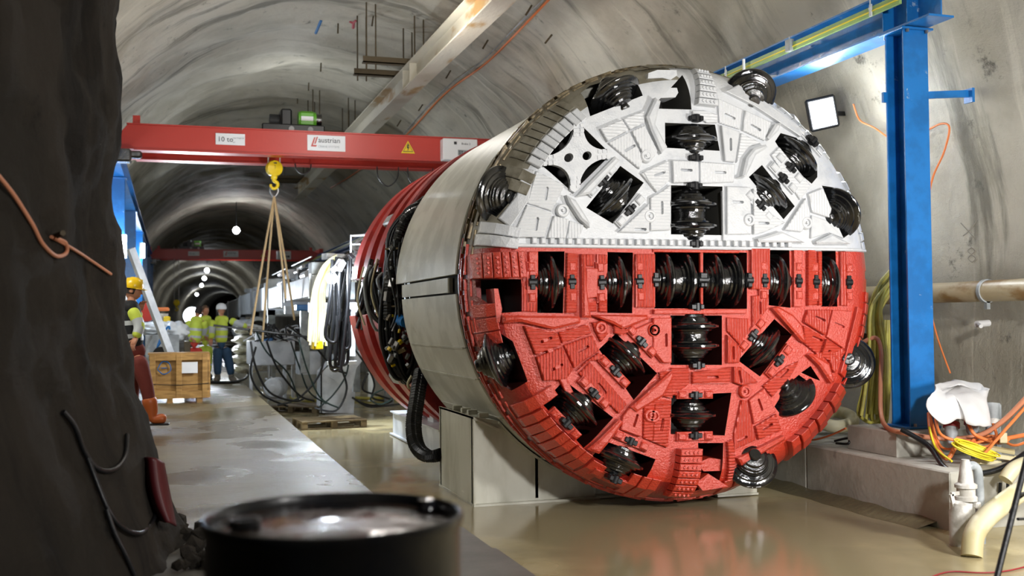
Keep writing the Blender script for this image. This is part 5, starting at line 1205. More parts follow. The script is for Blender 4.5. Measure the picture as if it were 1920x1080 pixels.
# ---------------------------------------------------------------- people
def skinmesh(pts, edges, rad):
    me = bpy.data.meshes.new('tmp'); me.from_pydata([tuple(p) for p in pts], edges, [])
    o = bpy.data.objects.new('tmp', me); COL.objects.link(o); o.modifiers.new('sk', 'SKIN')
    for i, r in enumerate(rad):
        d = me.skin_vertices[0].data[i]; d.radius = r if isinstance(r, tuple) else (r, r); d.use_root = (i == 0)
    s = o.modifiers.new('ss', 'SUBSURF'); s.levels = 2; s.render_levels = 2
    dg = bpy.context.evaluated_depsgraph_get(); ev = o.evaluated_get(dg); m2 = ev.to_mesh()
    vs = [v_.co.copy() for v_ in m2.vertices]; fs = [tuple(p.vertices) for p in m2.polygons]; ev.to_mesh_clear()
    bpy.data.objects.remove(o); bpy.data.meshes.remove(me); return vs, fs
def person(J, label, face, cols, group=None, hat='helmet', hatm='hely', hairm='hair', bands=True, trb=None, boots=True, sc=1., bulk=1.22):
    """J: joints in world space; face: direction the head looks; cols: jacket, trousers, boots, sleeve materials"""
    J = {k: Vector(v) for k, v in J.items()}
    base = Vector(((J['lf'].x + J['rf'].x) / 2, (J['lf'].y + J['rf'].y) / 2, 0))
    t = thing('person', base, label, 'person', group)
    fwd = Vector(face).normalized(); up = (J['head'] - J['neck']).normalized(); rt = fwd.cross(up).normalized(); fwd = up.cross(rt)
    Rm = Matrix((rt, fwd, up)).transposed(); hc = J['head']
    mb = MB()
    # head
    U, V = 16, 12; vs = []
    for j in range(V + 1):
        ph = pi * j / V; z = cos(ph)
        for i in range(U):
            a = 2 * pi * i / U; x = sin(ph) * cos(a); y = sin(ph) * sin(a)
            w_ = .074 * (1 - .22 * max(0, -z)); d_ = .095
            v_ = Vector((x * w_, y * d_, z * .118)) * sc
            if y > .3 and -.75 < z < -.25: v_.y += .006
            if y > .6 and .05 < z < .35 and abs(x) > .15: v_.y -= .008
            vs.append(hc + Rm @ v_)
    mb.add(vs, [(j * U + i, j * U + (i + 1) % U, (j + 1) * U + (i + 1) % U, (j + 1) * U + i) for j in range(V) for i in range(U)])
    loc = lambda x, y, z: hc + Rm @ (Vector((x, y, z)) * sc)
    mb.add([loc(-.012, .088, -.03), loc(.012, .088, -.03), loc(0, .118, -.03), loc(0, .09, .03)], [(0, 2, 1), (0, 3, 2), (1, 2, 3)])
    for s in (-1, 1): mb.lathe([(.004, -.006), (.022, -.004), (.026, .004), (.012, .008)], loc(s * .076, 0, -.01), Rm @ Vector((s, 0, 0)), 8)
    mb.box(loc(0, .093, -.06), (.04, .006, .008), Rm)
    # skeleton skin
    def limb(keys, rad): return skinmesh([J[k] for k in keys], [(i, i + 1) for i in range(len(keys) - 1)], rad)
    vs, fs = limb(['pelvis', 'waist', 'chest', 'neck', 'head'], [(.14, .10), (.12, .09), (.16, .10), .052, .05]); mb.add(vs, fs)
    for s in 'lr':
        vs, fs = limb([s + 'sh', s + 'el', s + 'ha'], [.05, .04, .028]); mb.add(vs, fs)
        vs, fs = limb([s + 'hip', s + 'kn', s + 'an'], [.085, .055, .04]); mb.add(vs, fs)
        h = J[s + 'ha']; d = (h - J[s + 'el']).normalized(); sd = d.cross(Vector((0, 0, 1))); sd = sd.normalized() if sd.length > .1 else Vector((1, 0, 0)); nn = sd.cross(d)
        HM = Matrix((sd, d, nn)).transposed(); mb.box(h + d * .045, (.08, .09, .028), HM, bev=.01)
        for k in range(4):
            b0 = h + d * .085 + sd * (-.03 + .02 * k); L_ = (.065, .075, .07, .055)[k]
            mb.tube([b0, b0 + d * L_ * .6 - nn * .008, b0 + d * L_ * .8 - nn * .035], .0085, 6, sub=2)
        b0 = h + d * .03 + sd * .04; mb.tube([b0, b0 + sd * .025 + d * .02, b0 + sd * .03 + d * .055], .01, 6, sub=2)
    wpart(mb, 'body', M['skin'], t, 180)
    # clothes: same joints, larger radii; bands by height along the limb
    def cloth(name, segs, m1, bandfn, m2='reflect'):
        mb = MB()
        for keys, rad in segs:
            vs, fs = limb(keys, [tuple(q * bulk for q in r_) if isinstance(r_, tuple) else r_ * bulk for r_ in rad]); o = len(mb.v); mb.v += [tuple(q) for q in vs]; mb.f += [tuple(o + i for i in f) for f in fs]
            for f in fs:
                c = sum((vs[i] for i in f), Vector()) / len(f); mb.m.append(1 if bandfn and bandfn(c) else 0)
        return wpart(mb, name, [M[m1], M[m2]], t, 180)
    for s in 'lr': J[s + 'te'] = J[s + 'kn'].lerp(J[s + 'an'], .68 if boots == 'tall' else .95)
    wz = J['waist'].z; cz = J['chest'].z
    sh = [(['pelvis', 'waist', 'chest', 'neck'], [(.155, .12), (.15, .115), (.175, .13), .075])]
    J['yl'] = J['chest'].lerp(J['neck'], .55); J['yr'] = J['yl']
    sl = [([s + 'sh', s + 'el', s + 'ha'], [.078, .066, .05]) for s in 'lr']
    def tb(c): return bands and (abs(c.z - wz + .02) < .03 or abs(c.z - (wz * .35 + cz * .65)) < .03)
    def sb(c):
        for s in 'lr':
            e = (c - J[s + 'el']).length
            if (.06 < e < .12 and (c - J[s + 'sh']).length > (J[s + 'el'] - J[s + 'sh']).length * .3): return bands
        return False
    J['yokl'] = J['lsh']; J['yokr'] = J['rsh']
    sh.append((['lsh', 'yl', 'rsh'], [.075, .1, .075]))
    cloth('jacket', sh, cols[0], tb)
    for q_ in sl: cloth('sleeve', [q_], cols[3], sb)
    cloth('trousers', [(['lhip', 'lkn', 'lte'], [.115, .082, .07]), (['rhip', 'rkn', 'rte'], [.115, .082, .07]), (['lhip', 'pelvis', 'rhip'], [.1, .13, .1])], cols[1], (lambda c: abs(c.z - J['lkn'].z + .1) < .03) if trb else None)
    for s in 'lr':
        an, ft = J[s + 'an'], J[s + 'f']; d = (ft - an); d.z = 0; d = d.normalized() if d.length > .02 else fwd
        top = an.lerp(J[s + 'kn'], .70 if boots == 'tall' else .25); heel = ft - d * .23; sole = min(ft.z, an.z - .07)
        hl = an + (an - top).normalized() * .07
        vs, fs = skinmesh([top, an, hl, hl.lerp(ft, .55) + Vector((0, 0, .02)), ft], [(0, 1), (1, 2), (2, 3), (3, 4)], [.105 if boots == 'tall' else .065, .075, .07, .068, .056]); mb = MB(); mb.add(vs, fs)
        b = wpart(mb, 'boot', M[cols[2]], t, 180)
        sv = (ft - hl); mb = MB(); mb.bar(hl - sv.normalized() * .05 + Vector((0, 0, -.055)), ft + sv.normalized() * .03 + Vector((0, 0, -.05)), .095, .025, bev=.008); adopt(mb.build('sole', M['rubber']), b)
    # hair and helmet
    if hat:
        mb = MB(); mb.lathe([(.108, -.012), (.112, 0), (.112, .03), (.104, .07), (.08, .105), (.04, .125), (.0001, .13)], hc + Rm @ Vector((0, -.005, .035)), up, 24, caps=False)
        pk = [hc + Rm @ Vector((x, y, .032)) for x, y in ((-.095, .05), (-.08, .12), (-.04, .15), (.04, .15), (.08, .12), (.095, .05))]
        mb.add(pk + [p - up * .01 for p in pk], [(0, 1, 2, 3, 4, 5), (11, 10, 9, 8, 7, 6), (0, 6, 7, 1), (1, 7, 8, 2), (2, 8, 9, 3), (3, 9, 10, 4), (4, 10, 11, 5)])
        mb.bar(hc + Rm @ Vector((0, -.1, .13)), hc + Rm @ Vector((0, .09, .13)), .03, .03, up=rt, bev=.01)
        wpart(mb, 'helmet', M[hatm], t, 60)
    vs = []; mb = MB()
    for j in range(8):
        ph = pi * .62 * j / 7
        for i in range(16):
            a = 2 * pi * i / 16; y = sin(ph) * sin(a); z = cos(ph)
            if y > .45 and z < .55: z = .55 + (z - .55) * .1
            vs.append(loc(sin(ph) * cos(a) * .080, y * .1 - .006, z * .124 + .003))
    mb.add(vs, [(j * 16 + i, j * 16 + (i + 1) % 16, (j + 1) * 16 + (i + 1) % 16, (j + 1) * 16 + i) for j in range(7) for i in range(16)])
    wpart(mb, 'hair', M[hairm], t, 180)
    return t
def PJ(Y, **k):
    return {n: at(v[0], v[1], Y=Y + (v[2] if len(v) > 2 else 0)) for n, v in k.items()}
person(PJ(13.4, head=(250, 545), neck=(247, 562), chest=(247, 592), waist=(249, 627), pelvis=(254, 655),
          lsh=(240, 575, .16), lel=(252, 612, .2), lha=(262, 582, .1), rsh=(246, 577, -.17), rel=(263, 612, -.24), rha=(254, 634, -.30),
          lhip=(252, 664, .1), lkn=(249, 725, .14), lan=(246, 776, .2), lf=(262, 796, .15), rhip=(256, 664, -.1), rkn=(275, 725, -.12), ran=(285, 776, -.1), rf=(313, 787, -.12)),
       'person in yellow helmet, black and yellow jacket, brick-red trousers and orange boots stepping forward', (1, -.25, 0), ('blackcl', 'redtr', 'boot', 'hivis'), boots='tall', bulk=1.05)
person(PJ(14.3, head=(221, 566), neck=(220, 580), chest=(221, 607), waist=(225, 640), pelvis=(227, 662),
          lsh=(214, 590, .2), lel=(212, 622, .25), lha=(222, 650, .2), rsh=(224, 590, -.2), rel=(232, 624, -.25), rha=(233, 655, -.2),
          lhip=(224, 668, .1), lkn=(226, 720, .1), lan=(228, 766, .1), lf=(244, 783, .1), rhip=(230, 668, -.1), rkn=(236, 718, -.1), ran=(238, 762, -.1), rf=(254, 778, -.1)),
       'person in white helmet and hi-vis suit mostly hidden behind the dark rock corner', (1, -.3, 0), ('hivis', 'hivis', 'bootg', 'hivis'), hatm='helw', trb=True)
person(PJ(23.8, head=(372, 584), neck=(369, 594), chest=(367, 610), waist=(366, 630), pelvis=(364, 645),
          lsh=(356, 600, .05), lel=(352, 620, .05), lha=(360, 632, -.1), rsh=(381, 601), rel=(383, 620, .1), rha=(376, 634, .25),
          lhip=(359, 650), lkn=(358, 682), lan=(358, 708), lf=(358, 713, .25), rhip=(369, 650), rkn=(371, 682), ran=(372, 708), rf=(374, 713, .25)),
       'person seen from behind in hi-vis jacket and bright red trousers beyond the crate', (.35, 1, 0), ('hivis', 'brtr', 'bootg', 'hivis'), hat=None)
person(PJ(25.6, head=(385, 582), neck=(385, 592), chest=(386, 608), waist=(385, 628), pelvis=(385, 643),
          lsh=(376, 599, .1), lel=(374, 618, .1), lha=(384, 630, -.1), rsh=(395, 599, -.1), rel=(399, 617, -.15), rha=(405, 632, -.1),
          lhip=(381, 647), lkn=(381, 676), lan=(380, 701), lf=(386, 706, -.2), rhip=(389, 647), rkn=(390, 676), ran=(390, 701), rf=(396, 706, -.2)),
       'bareheaded person in full hi-vis suit between the two other distant workers', (.5, -.9, 0), ('hivis', 'hivis', 'bootg', 'hivis'), hat=None, hairm='hairbr', trb=True)
person(PJ(24.6, head=(415, 582), neck=(415, 592), chest=(416, 609), waist=(415, 630), pelvis=(415, 645),
          lsh=(430, 600), lel=(447, 607), lha=(464, 613), rsh=(402, 600), rel=(398, 620), rha=(396, 636, -.1),
          lhip=(421, 650), lkn=(430, 680), lan=(434, 706), lf=(441, 713, -.2), rhip=(409, 650), rkn=(408, 680), ran=(408, 706), rf=(404, 713, -.25)),
       'person in white helmet, hi-vis jacket and blue jeans stretching an arm to the machinery', (.1, -1, 0), ('hivis', 'jeans', 'bootg', 'hivis'), hatm='helw')

# ---------------------------------------------------------------- left side things on the deck
b = at(278, 752, Z=0); t = thing('wooden_crate', b, 'open-framed plywood crate standing on the deck before the distant workers', 'crate')
cw, chh, cdp = .93, .72, .62; c0 = at(279, 757, Z=0); x0 = c0.x; y0 = c0.y; z0 = .07
for x in (.35, .85):
    mb = MB(); mb.box((x0 + x * cw, y0 + .3, .035), (.09, .6, .07)); wpart(mb, 'skid', M['wood'], t)
mb = MB(); mb.box((x0 + cw / 2, y0 + cdp / 2 + .03, z0 + chh / 2), (cw - .03, cdp - .03, chh - .02)); wpart(mb, 'plywood_box', M['wood'], t)
for z, h in ((z0 + .06, .12), (z0 + chh - .05, .10)):
    mb = MB(); mb.box((x0 + cw / 2, y0, z), (cw, .03, h), bev=.003); wpart(mb, 'rail_board', M['wood'], t)
for x in (.06, .5, .94):
    mb = MB(); mb.box((x0 + x * cw, y0 - .005, z0 + chh / 2), (.09, .035, chh), bev=.003); wpart(mb, 'upright_board', M['wood'], t)
mb = MB(); mb.box((x0 + cw + .012, y0 + cdp / 2, z0 + chh / 2), (.03, cdp, chh)); mb.box((x0 + cw / 2, y0 + cdp / 2, z0 + chh + .01), (cw + .03, cdp + .02, .025)); wpart(mb, 'crate_lid', M['wood'], t)
mb = MB(); mb.box((x0 + cw * .68, y0 - .018, z0 + .5), (.25, .004, .18)); wpart(mb, 'paper_label', M['signw'], t)
mb = MB(); mb.tube([(x0 + cw * .14, y0 + .012, z0 + .48), (x0 + cw * .22, y0 + .012, z0 + .60), (x0 + cw * .33, y0 + .012, z0 + .58), (x0 + cw * .36, y0 + .012, z0 + .46), (x0 + cw * .24, y0 + .012, z0 + .40), (x0 + cw * .14, y0 + .012, z0 + .48)], .008, 5); mb.tube([(x0 + cw * .2, y0 + .012, z0 + .5), (x0 + cw * .3, y0 + .012, z0 + .5)], .008, 5); wpart(mb, 'stencil_mark', M['blue'], t)
mb = MB(); mb.tube([(x0, y0 - .03, z0 + .25), (x0 + cw / 2, y0 - .035, z0 + .22), (x0 + cw + .02, y0 - .03, z0 + .24)], .006, 5); wpart(mb, 'strap', M['rubber'], t)
def pbox(p0, p1, Yd, dep, name, m, label, cat, group=None, bev=.01, mb=None):
    a = at(*p0, Y=Yd); b = at(*p1, Y=Yd); q = MB(); q.box(((a.x + b.x) / 2, Yd + dep / 2, (a.z + b.z) / 2), (abs(b.x - a.x), dep, abs(a.z - b.z)), bev=bev)
    return tag(q.build(name, M[m]), label, cat, group)
pbox((272, 628), (336, 690), 20.2, .8, 'steel_box', 'machgrey', 'grey steel container standing behind the wooden crate', 'container')
pbox((345, 640), (357, 700), 22.5, .5, 'timber_post', 'rustbrown', 'brown timber post behind the crate beside the red-trousered worker', 'post')
def blob(c, s, name, m, label, cat, seed=0, fr=3., amp=.3):
    bm = bmesh.new(); bmesh.ops.create_icosphere(bm, subdivisions=4, radius=1)
    for v_ in bm.verts:
        n_ = v_.co.normalized(); k = 1 + amp * noise.noise(n_ * fr + Vector((seed, 0, 0))) + amp * .5 * noise.noise(n_ * fr * 3 + Vector((seed, 3, 0)))
        v_.co = Vector((n_.x * s[0], n_.y * s[1], n_.z * s[2])) * k
    me = bpy.data.meshes.new(name); bm.to_mesh(me); bm.free(); me.materials.append(M[m]); me.polygons.foreach_set('use_smooth', [True] * len(me.polygons))
    o = bpy.data.objects.new(name, me); COL.objects.link(o); o.location = c; return tag(o, label, cat)
blob(at(325, 621, Y=20.5), (.26, .3, .17), 'plastic_bag', 'plastic', 'crumpled clear plastic bag on the right of the grey container', 'bag', 1)
blob(at(290, 616, Y=20.7), (.36, .3, .13), 'plastic_sheet', 'plastic', 'wrinkled clear plastic sheet spread on the left of the grey container', 'sheet', 5)
q = at(302, 600, Y=20.9); mb = MB(); mb.lathe([(.11, -.13), (.13, .1), (.135, .1), (.135, .12)], q, seg=18); tag(mb.build('white_bucket', M['pump'], sm=30), 'white bucket standing on top of the plastic sheet', 'bucket')
q = at(313, 603, Y=20.7); mb = MB(); mb.box(q, (.12, .1, .2), bev=.02); tag(mb.build('yellow_can', M['yellow']), 'small yellow can beside the white bucket', 'can')
q = at(302, 580, Y=20.9); mb = MB(); mb.box(q, (.3, .22, .07), bev=.02); tag(mb.build('orange_pouch', M['orange']), 'orange pouch lying on top of the white bucket', 'pouch')
mb = MB(); mb.bar(at(245, 466, Y=19.2), at(322, 672, Y=19.6), .1, .12); o = tag(mb.build('leaning_beam', M['motorw']), 'pale white beam leaning diagonally before the left blue columns', 'beam')
t = thing('hand_truck', at(300, 668, Y=19.9), 'small blue hand truck behind the wooden crate', 'hand truck')
mb = MB(); mb.tube([at(a, b_, Y=19.9) for a, b_ in ((291, 664), (299, 640), (308, 622), (316, 612), (318, 618))], .02, 6); mb.tube([at(a, b_, Y=19.7) for a, b_ in ((296, 650), (306, 640), (318, 658))], .015, 6); wpart(mb, 'frame', M['blue'], t, 50)
mb = MB(); q = at(302, 665, Y=19.7); mb.lathe([(.10, -.03), (.14, -.03), (.14, .03), (.10, .03)], q, (.2, 1, 0), 18); wpart(mb, 'wheel', M['rubber'], t, 30)
q = at(275, 585, Y=21.2); mb = MB(); mb.lathe([(.14, -.03), (.18, -.03), (.18, .03), (.14, .03)], q, (.2, 1, 0), 20); tag(mb.build('red_hose_reel', M['craned'], sm=30), 'dark red hose reel ring behind the yellow helmet', 'reel')
# glare lamp behind the workers
q = at(360, 592, Y=29); t = thing('work_lamp', q, 'bright white work lamp glaring behind the red-trousered worker', 'lamp')
mb = MB(); mb.lathe([(.01, 0), (.16, .01), (.24, .06), (.2, .12), (.05, .16)], q, (.1, 1, .0), 24); wpart(mb, 'reflector', M['motorw'], t, 40)
mb = MB(); mb.lathe([(.0001, -.02), (.14, -.01), (.21, .03)], q, (.1, 1, .0), 24, caps=False); wpart(mb, 'lamp_face', M['lampglow'], t)
mb = MB(); mb.cyl((q.x, q.y + .1, 0), q + Vector((0, .1, -.2)), .03, 8); wpart(mb, 'stand', M['rubber'], t)
light('work_lamp_light', 'AREA', q + Vector((0, -.15, 0)), 120, (.85, .92, 1), .5, q + Vector((.1, -2, -.2)))

# ---------------------------------------------------------------- back-up machinery behind the shield
def group_boxes(t, L, m):
    for (a0, b0), (a1, b1), Yd, dep in L:
        p = at(a0, b0, Y=Yd); q = at(a1, b1, Y=Yd); mb = MB(); mb.box(((p.x + q.x) / 2, Yd + dep / 2, (p.z + q.z) / 2), (abs(p.x - q.x), dep, abs(p.z - q.z)), bev=.012); wpart(mb, m[0], M[m[1]], t)
t = thing('backup_gantry', (3.0, 24, -.49), 'long white steel gantry of box beams trailing behind the boring machine', 'gantry')
xg = 2.25
for i, (y0, y1, z0, z1, w_) in enumerate(((18.2, 22.6, 1.72, 2.1, .5), (22.9, 26.8, 1.62, 2.12, .6), (27.3, 32.0, 1.6, 2.2, .6), (32.3, 38, 1.55, 2.2, .6), (38.3, 46, 1.5, 2.15, .6), (46.2, 58, 1.5, 2.1, .6))):
    mb = MB(); mb.box((xg + w_ / 2, (y0 + y1) / 2, (z0 + z1) / 2), (w_, y1 - y0, z1 - z0), bev=.02); wpart(mb, 'box_beam', M['motorw'], t)
    mb = MB(); mb.box((xg - .01, y0 + .1, (z0 + z1) / 2), (.05, .1, z1 - z0 + .04)); mb.box((xg - .01, y1 - .1, (z0 + z1) / 2), (.05, .1, z1 - z0 + .04)); wpart(mb, 'flange', M['motorw'], t)
for y in (18.6, 22.7, 27.0, 32.1, 38.1):
    for x in ((xg + .1, xg + 2.2) if y > 24 else (xg + 2.2,)):
        mb = MB(); ibeam(mb, (x, y, -.45), (x, y, -.44), .2, .01) if 0 else mb.box((x, y, .55), (.18, .18, 2.1)); wpart(mb, 'post', M['machgrey'], t)
    mb = MB(); mb.box((xg + 1.2, y, 1.55), (2.4, .18, .16)); wpart(mb, 'cross_member', M['motorw'], t)
for y0 in (19.0, 23.4, 28):
    for z in (2.45,):
        mb = MB(); mb.cyl((xg + .1, y0, z), (xg + .1, y0 + 3.2, z), .015, 6); wpart(mb, 'handrail', M['machgrey'], t)
for k in range(70):
    y = 18.2 + 22 * R.random() ** 1.4; s = R.uniform(.08, .3); mb = MB()
    c = (xg + R.uniform(0, .9), y, 2.15 + R.uniform(0, .28)); 
    if k % 3: mb.box(c, (s, s * 1.5, s * .8), Euler((0, 0, R.random())).to_matrix(), bev=.01)
    else: mb.cyl(c, Vector(c) + Vector((0, s * 3, 0)), s * .3, 10)
    wpart(mb, 'valve_unit', M[R.choice(('motorw', 'machgrey', 'motorw', 'steel', 'rubber'))], t)
mb = MB(); mb.cyl((xg + .0, 30, 1.05), (xg + .0, 37, 1.05), .34, 24); mb.lathe([(.34, 0), (.40, 0), (.40, .12), (.34, .12)], (xg, 29.9, 1.05), (0, 1, 0), 24); mb.lathe([(.01, .3), (.3, .3), (.3, 0), (.36, 0)], (xg, 29.7, 1.05), (0, 1, 0), 24, caps=False); wpart(mb, 'air_duct', M['motorw'], t, 30)
mb = MB(); mb.lathe([(.0001, 0), (.29, 0)], (xg, 29.85, 1.05), (0, 1, 0), 24, caps=False); wpart(mb, 'duct_opening', M['void'], t)
# segment erector area right behind the shoes
t = thing('hydraulic_tower', (3.0, 17.8, -.49), 'tangled white hydraulic tower of valves and hoses behind the red shoes', 'machinery')
for x, y in ((2.62, 18.2), (2.9, 18.6)):
    mb = MB(); mb.box((x + .1, y, 1.55), (.09, .09, 1.7)); wpart(mb, 'post', M['machgrey'], t)
for z in (.6, 1.3, 2.0, 2.42):
    mb = MB(); mb.box((2.75, 18.15, z), (.5, .1, .06)); wpart(mb, 'cross_bar', M['motorw'], t)
for k in range(85):
    px = R.uniform(625, 702); top = 500 - (px - 620) * .75; py = R.uniform(top, 505); c = at(px, py, Y=R.uniform(16.6, 18.2)); s = R.uniform(.04, .13); mb = MB()
    if k % 3: mb.box(c, (s, s, s * R.choice((.6, 1.6))), Euler((R.random(), R.random(), R.random())).to_matrix(), bev=.006)
    else: mb.cyl(c, c + Vector((R.uniform(-.1, .1), .05, R.uniform(-.12, .12))), s * .35, 8)
    wpart(mb, 'valve_unit', M[R.choice(('motorw', 'steel', 'machgrey', 'motorw', 'rubber', 'steel'))], t)
mb = MB(); mb.tube([at(a, b_, Y=16.8) for a, b_ in ((658, 475), (658, 442), (700, 440), (703, 455))], .018, 6, sub=1); mb.tube([at(a, b_, Y=16.8) for a, b_ in ((658, 458), (700, 457))], .014, 6, sub=1); wpart(mb, 'guard_rail', M['motorw'], t)
mb = MB(); mb.box(at(650, 582, Y=17.5), (.35, .3, .05)); mb.box(at(633, 613, Y=17.4), (.2, .05, .12)); wpart(mb, 'bracket_plate', M['motorw'], t)
for i in range(26):
    o = R.uniform(-20, 20); top = R.uniform(478, 500); bot = R.uniform(600, 685)
    hose([(640 + o * .8, top), (636 + o, 540), (634 + o * 1.1, 590), (628 + o * .9, bot), (632 + o * .8 + 10, bot + 4), (645 + o * .6, bot - 40)] if i % 2 else [(650 + o * .6, top), (640 + o, 560), (630 + o * .7, bot + 20)], 17.2 + R.uniform(-.4, .4), .027, M['rubber'], 'black_hose', .02, parent=t)
for i in range(9):
    o = i * 4.2
    hose([(630, 478 + i), (606 + o * .5, 500), (588 + o * .6, 540), (582 + o * .8, 590), (578 + o, 640 + (i * 7) % 12)], 17.6 + .05 * i, .021, M['palehose' if i != 4 else 'yhose'], 'yellow_hose', .01, parent=t)
group_boxes(t, [((586, 640), (606, 655), 17.8, .3)], ('yellow_box', 'yellow'))
for i in range(16):
    o = R.uniform(-14, 14); hose([(700 + o, 528), (690 + o * .7, 560), (684 + o, 600 + R.uniform(-20, 20))], 15.5, .026, M['rubber'], 'black_hose', .05, parent=t)
# work lamps on the tower
q = at(622, 522, Y=17.0); t2 = thing('tower_lamp', q, 'round dazzling work lamp on the hydraulic tower beside the yellow hoses', 'lamp')
mb = MB(); mb.lathe([(.0001, -.09), (.065, -.06), (.09, 0), (.065, .06), (.02, .09)], q, (0, 1, 0), 18); wpart(mb, 'lamp_globe', M['lampglow'], t2, 80)
mb = MB(); mb.bar(q + Vector((0, .09, 0)), q + Vector((.3, .6, .05)), .04, .04); wpart(mb, 'lamp_arm', M['rubber'], t2)
light('tower_lamp_light', 'POINT', q + Vector((-.12, -.5, 0)), 130, (.82, .91, 1), .1)
a_, b_ = at(644, 606, Y=18.3), at(641, 632, Y=18.3); t2 = thing('tube_lamp', b_, 'short upright tube lamp glowing between black hoses of the tower', 'lamp', 'tube lamps')
mb = MB(); mb.cyl(a_, b_, .03, 8); wpart(mb, 'lamp_tube', M['tube'], t2)
mb = MB(); mb.bar(a_ + Vector((.05, .04, .05)), b_ + Vector((.05, .04, -.05)), .05, .05); wpart(mb, 'lamp_holder', M['machgrey'], t2)
light('tube_lamp_light', 'POINT', b_ + Vector((0, -.15, .1)), 130, (.82, .91, 1), .06)
# hydraulic power unit on legs
t = thing('power_unit', at(515, 745, Z=-.49), 'grey-white hydraulic tank on legs beside the deck, covered in hoses', 'power unit')
Yp = 22.4
group_boxes(t, [((470, 640), (553, 684), Yp, 1.3)], ('tank', 'motorw'))
group_boxes(t, [((468, 684), (474, 752), Yp, .12), ((531, 684), (538, 752), Yp, .12), ((547, 684), (553, 746), Yp + .9, .12), ((505, 684), (510, 742), Yp + .9, .12)], ('leg', 'motorw'))
group_boxes(t, [((490, 630), (535, 641), Yp + .2, .5), ((505, 618), (522, 631), Yp + .3, .3), ((538, 628), (550, 641), Yp + .2, .3), ((480, 626), (489, 641), Yp + .2, .2)], ('pump_block', 'motorw'))
group_boxes(t, [((493, 634), (512, 641), Yp + .05, .2)], ('blue_block', 'blue'))
for i in range(18):
    a = R.uniform(478, 548); hose([(a, 634), (a + R.uniform(-15, 15), 610 + R.uniform(-5, 12)), (a + R.uniform(-25, 25), 624), (a + R.uniform(-30, 30), 640)], Yp + R.uniform(-.1, .3), .014, M['rubber' if i % 4 else 'motorw'], 'small_hose', parent=t)
q = at(511, 728, Y=21.6); t = thing('electric_motor', Vector((q.x, q.y, -.49)), 'round white electric motor lying on the floor under the hydraulic tank', 'motor')
mb = MB(); mb.lathe([(.05, -.02), (.06, -.02), (.07, 0), (.17, .01), (.2, .05), (.2, .45), (.15, .5)], q, (-.35, -1, 0) if 0 else (.35, 1, 0), 24); wpart(mb, 'motor_case', M['motorw'], t, 35)
for i in range(12):
    a = 2 * pi * i / 12; mb = MB(); mb.box(q + Vector((.2 * cos(a), .25, .2 * sin(a))), (.015, .35, .03), Matrix.Rotation(-a, 3, 'Y')); wpart(mb, 'cooling_fin', M['motorw'], t)
mb = MB(); mb.box(q + Vector((.08, .25, -.22)), (.3, .3, .05)); wpart(mb, 'motor_foot', M['motorw'], t)
# stacked white bags and column
for i, (px, py) in enumerate(((462, 690), (462, 672), (463, 655), (465, 637), (466, 618))):
    blob(at(px, py, Y=27.0), (.36, .5, .13), 'white_sack', 'pump', ['lowest sack of the pile right of the worker in jeans', 'second lowest sack of the pile by the gantry', 'middle sack of the pile by the gantry', 'second highest sack of the pile by the gantry', 'topmost sack of the pile by the gantry'][i], 'sack', i, 2.2, .2)['group'] = 'sacks piled by the gantry'
t = thing('backup_column', at(574, 700, Y=20.6), 'dark grey column with blue cap beside the yellow hoses', 'column')
group_boxes(t, [((564, 582), (581, 700), 20.6, .2)], ('shaft', 'machgrey')); group_boxes(t, [((556, 571), (590, 582), 20.5, .4)], ('cap', 'blue'))
pbox((560, 660), (602, 702), 21.6, .6, 'white_cabinet', 'motorw', 'white cabinet on the floor between the tank and leaning bracket', 'cabinet')
pbox((430, 700), (640, 735), 30, 1.0, 'concrete_sill', 'concrete', 'low concrete sill crossing behind the hydraulic tank', 'sill')
pbox((700, 700), (800, 742), 26, 1.0, 'concrete_kerb', 'concrete', 'low beige concrete kerb seen under the red gripper shoes', 'kerb')
# cables over the floor behind the deck
FL = [[(560, 636), (575, 690), (600, 745), (635, 765)], [(470, 640), (480, 690), (505, 735), (548, 752), (570, 748)], [(500, 640), (520, 690), (560, 740), (590, 752)], [(545, 640), (562, 690), (580, 735), (612, 757)],
      [(400, 610), (500, 622), (560, 630), (660, 640)], [(540, 610), (590, 650), (625, 690), (650, 700)], [(655, 650), (650, 700), (625, 740), (598, 764)], [(480, 650), (470, 700), (492, 740), (540, 762)],
      [(640, 690), (650, 730), (630, 770), (590, 765)], [(700, 660), (705, 700), (720, 725), (760, 732), (780, 742)], [(665, 655), (690, 690), (702, 720), (698, 745), (720, 752)], [(690, 700), (680, 730), (712, 742), (735, 752), (700, 760), (668, 752)],
      [(702, 738), (722, 730), (737, 745), (715, 758), (695, 750), (702, 738)], [(660, 745), (690, 762), (730, 760), (765, 755)], [(612, 640), (600, 700), (562, 745), (520, 760)], [(480, 620), (500, 660), (540, 700), (560, 750)]]
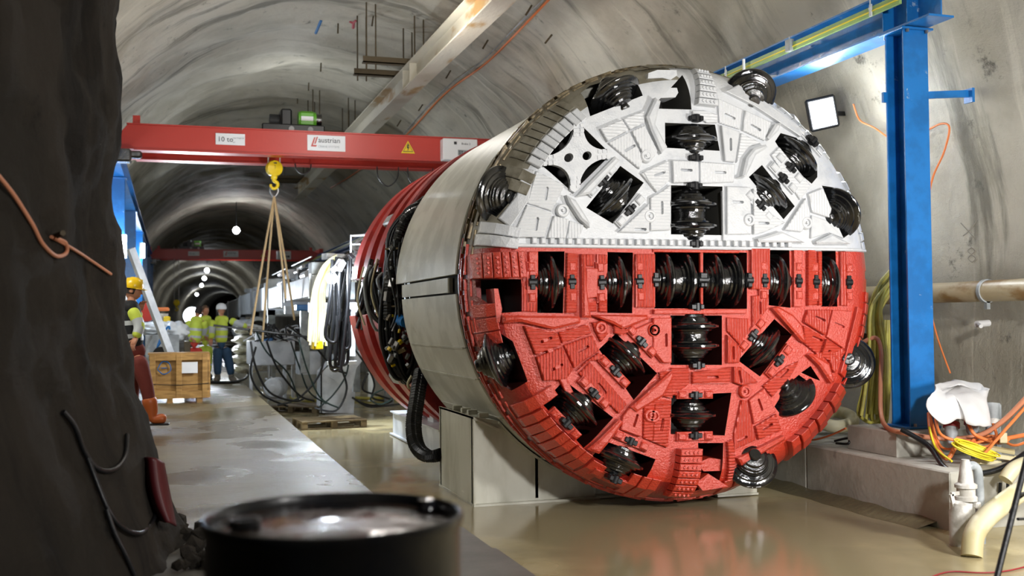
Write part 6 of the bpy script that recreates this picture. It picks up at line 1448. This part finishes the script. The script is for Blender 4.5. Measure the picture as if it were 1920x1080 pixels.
wh = ['from above the white cabinet to the pallet', 'down the left side of the tank', 'across the front of the tank', 'off the right end of the tank', 'stretched level from the jeans worker to the tower', 'slanting from tank top to the bracket', 'falling in front of the white bracket', 'passing the tank leg to the motor', 'curving down beside the tower to the pallet', 'sagging under the red shoes to the right', 'dropping behind the bracket to the floor', 'crossing low behind the bracket', 'looped in a ring on the floor under the shoes', 'lying lowest under the red shoes', 'from cabinet to deck edge', 'steep over the middle of the tank']
for i, L_ in enumerate(FL):
    n_ = len(L_); P = []
    for k, (a, b2) in enumerate(L_):
        q = at(a, b2, Y=19.5 + (i % 4) * .4)
        if q.z < -.47: q = at(a, b2, Z=-.465)
        P.append(q)
    wtube(P, .02 if i % 3 else .016, M['rubber' if i % 3 else 'greenc'], 'floor_cable', 'dark cable ' + wh[i], 'cable', 'dark cables through the clutter', 6)
wtube([at(a, b2, Z=-.44) for a, b2 in ((545, 745), (580, 752), (640, 745), (700, 747), (770, 741))], .035, M['yhose'], 'yellow_floor_hose', 'yellow hose lying along the floor behind the leaning bracket', 'hose')
wtube([at(a, b2, Z=.03) for a, b2 in ((388, 716), (410, 717), (440, 716), (462, 708), (468, 690))], .03, M['rubber'], 'deck_hose', 'black hose on the deck at the feet of the worker in jeans', 'hose')
# ---------------------------------------------------------------- painted marks on the lining
def mark(wall, strokes, r, m, label):
    mb = MB()
    for s in strokes:
        P = [cast(wall, *q, off=.004) for q in s]; P = [p for p in P if p]
        if len(P) > 1: mb.tube(P, r, 5, sub=4)
    if mb.v: tag(mb.build('sprayed_mark', m), label, 'mark')
M['bluemark'] = mat('blue_spray', '#3d76b0', .7); M['pinkmark'] = mat('pink_spray', '#b5525c', .7); M['greymark'] = mat('grey_spray', '#8d887c', .8)
mark('wall_right', [[(1802, 418), (1815, 432), (1828, 446)], [(1832, 412), (1818, 432), (1806, 442)]], .006, M['greymark'], 'faint grey sprayed cross on the right wall above the pipe')
mark('wall_right', [[(1822, 464), (1829, 470), (1822, 477), (1816, 484), (1823, 491), (1830, 484), (1822, 477), (1815, 470), (1822, 464)]], .006, M['greymark'], 'faint grey sprayed figure eight under the cross on the right wall')
mark('ceiling', [[(602, 38), (597, 50), (592, 62)]], .03, M['bluemark'], 'short blue spray stroke on the tunnel crown at the upper left')
mark('ceiling', [[(656, 40), (662, 42), (668, 38)], [(663, 42), (662, 52)]], .03, M['pinkmark'], 'small pink spray mark on the crown right of the blue one')
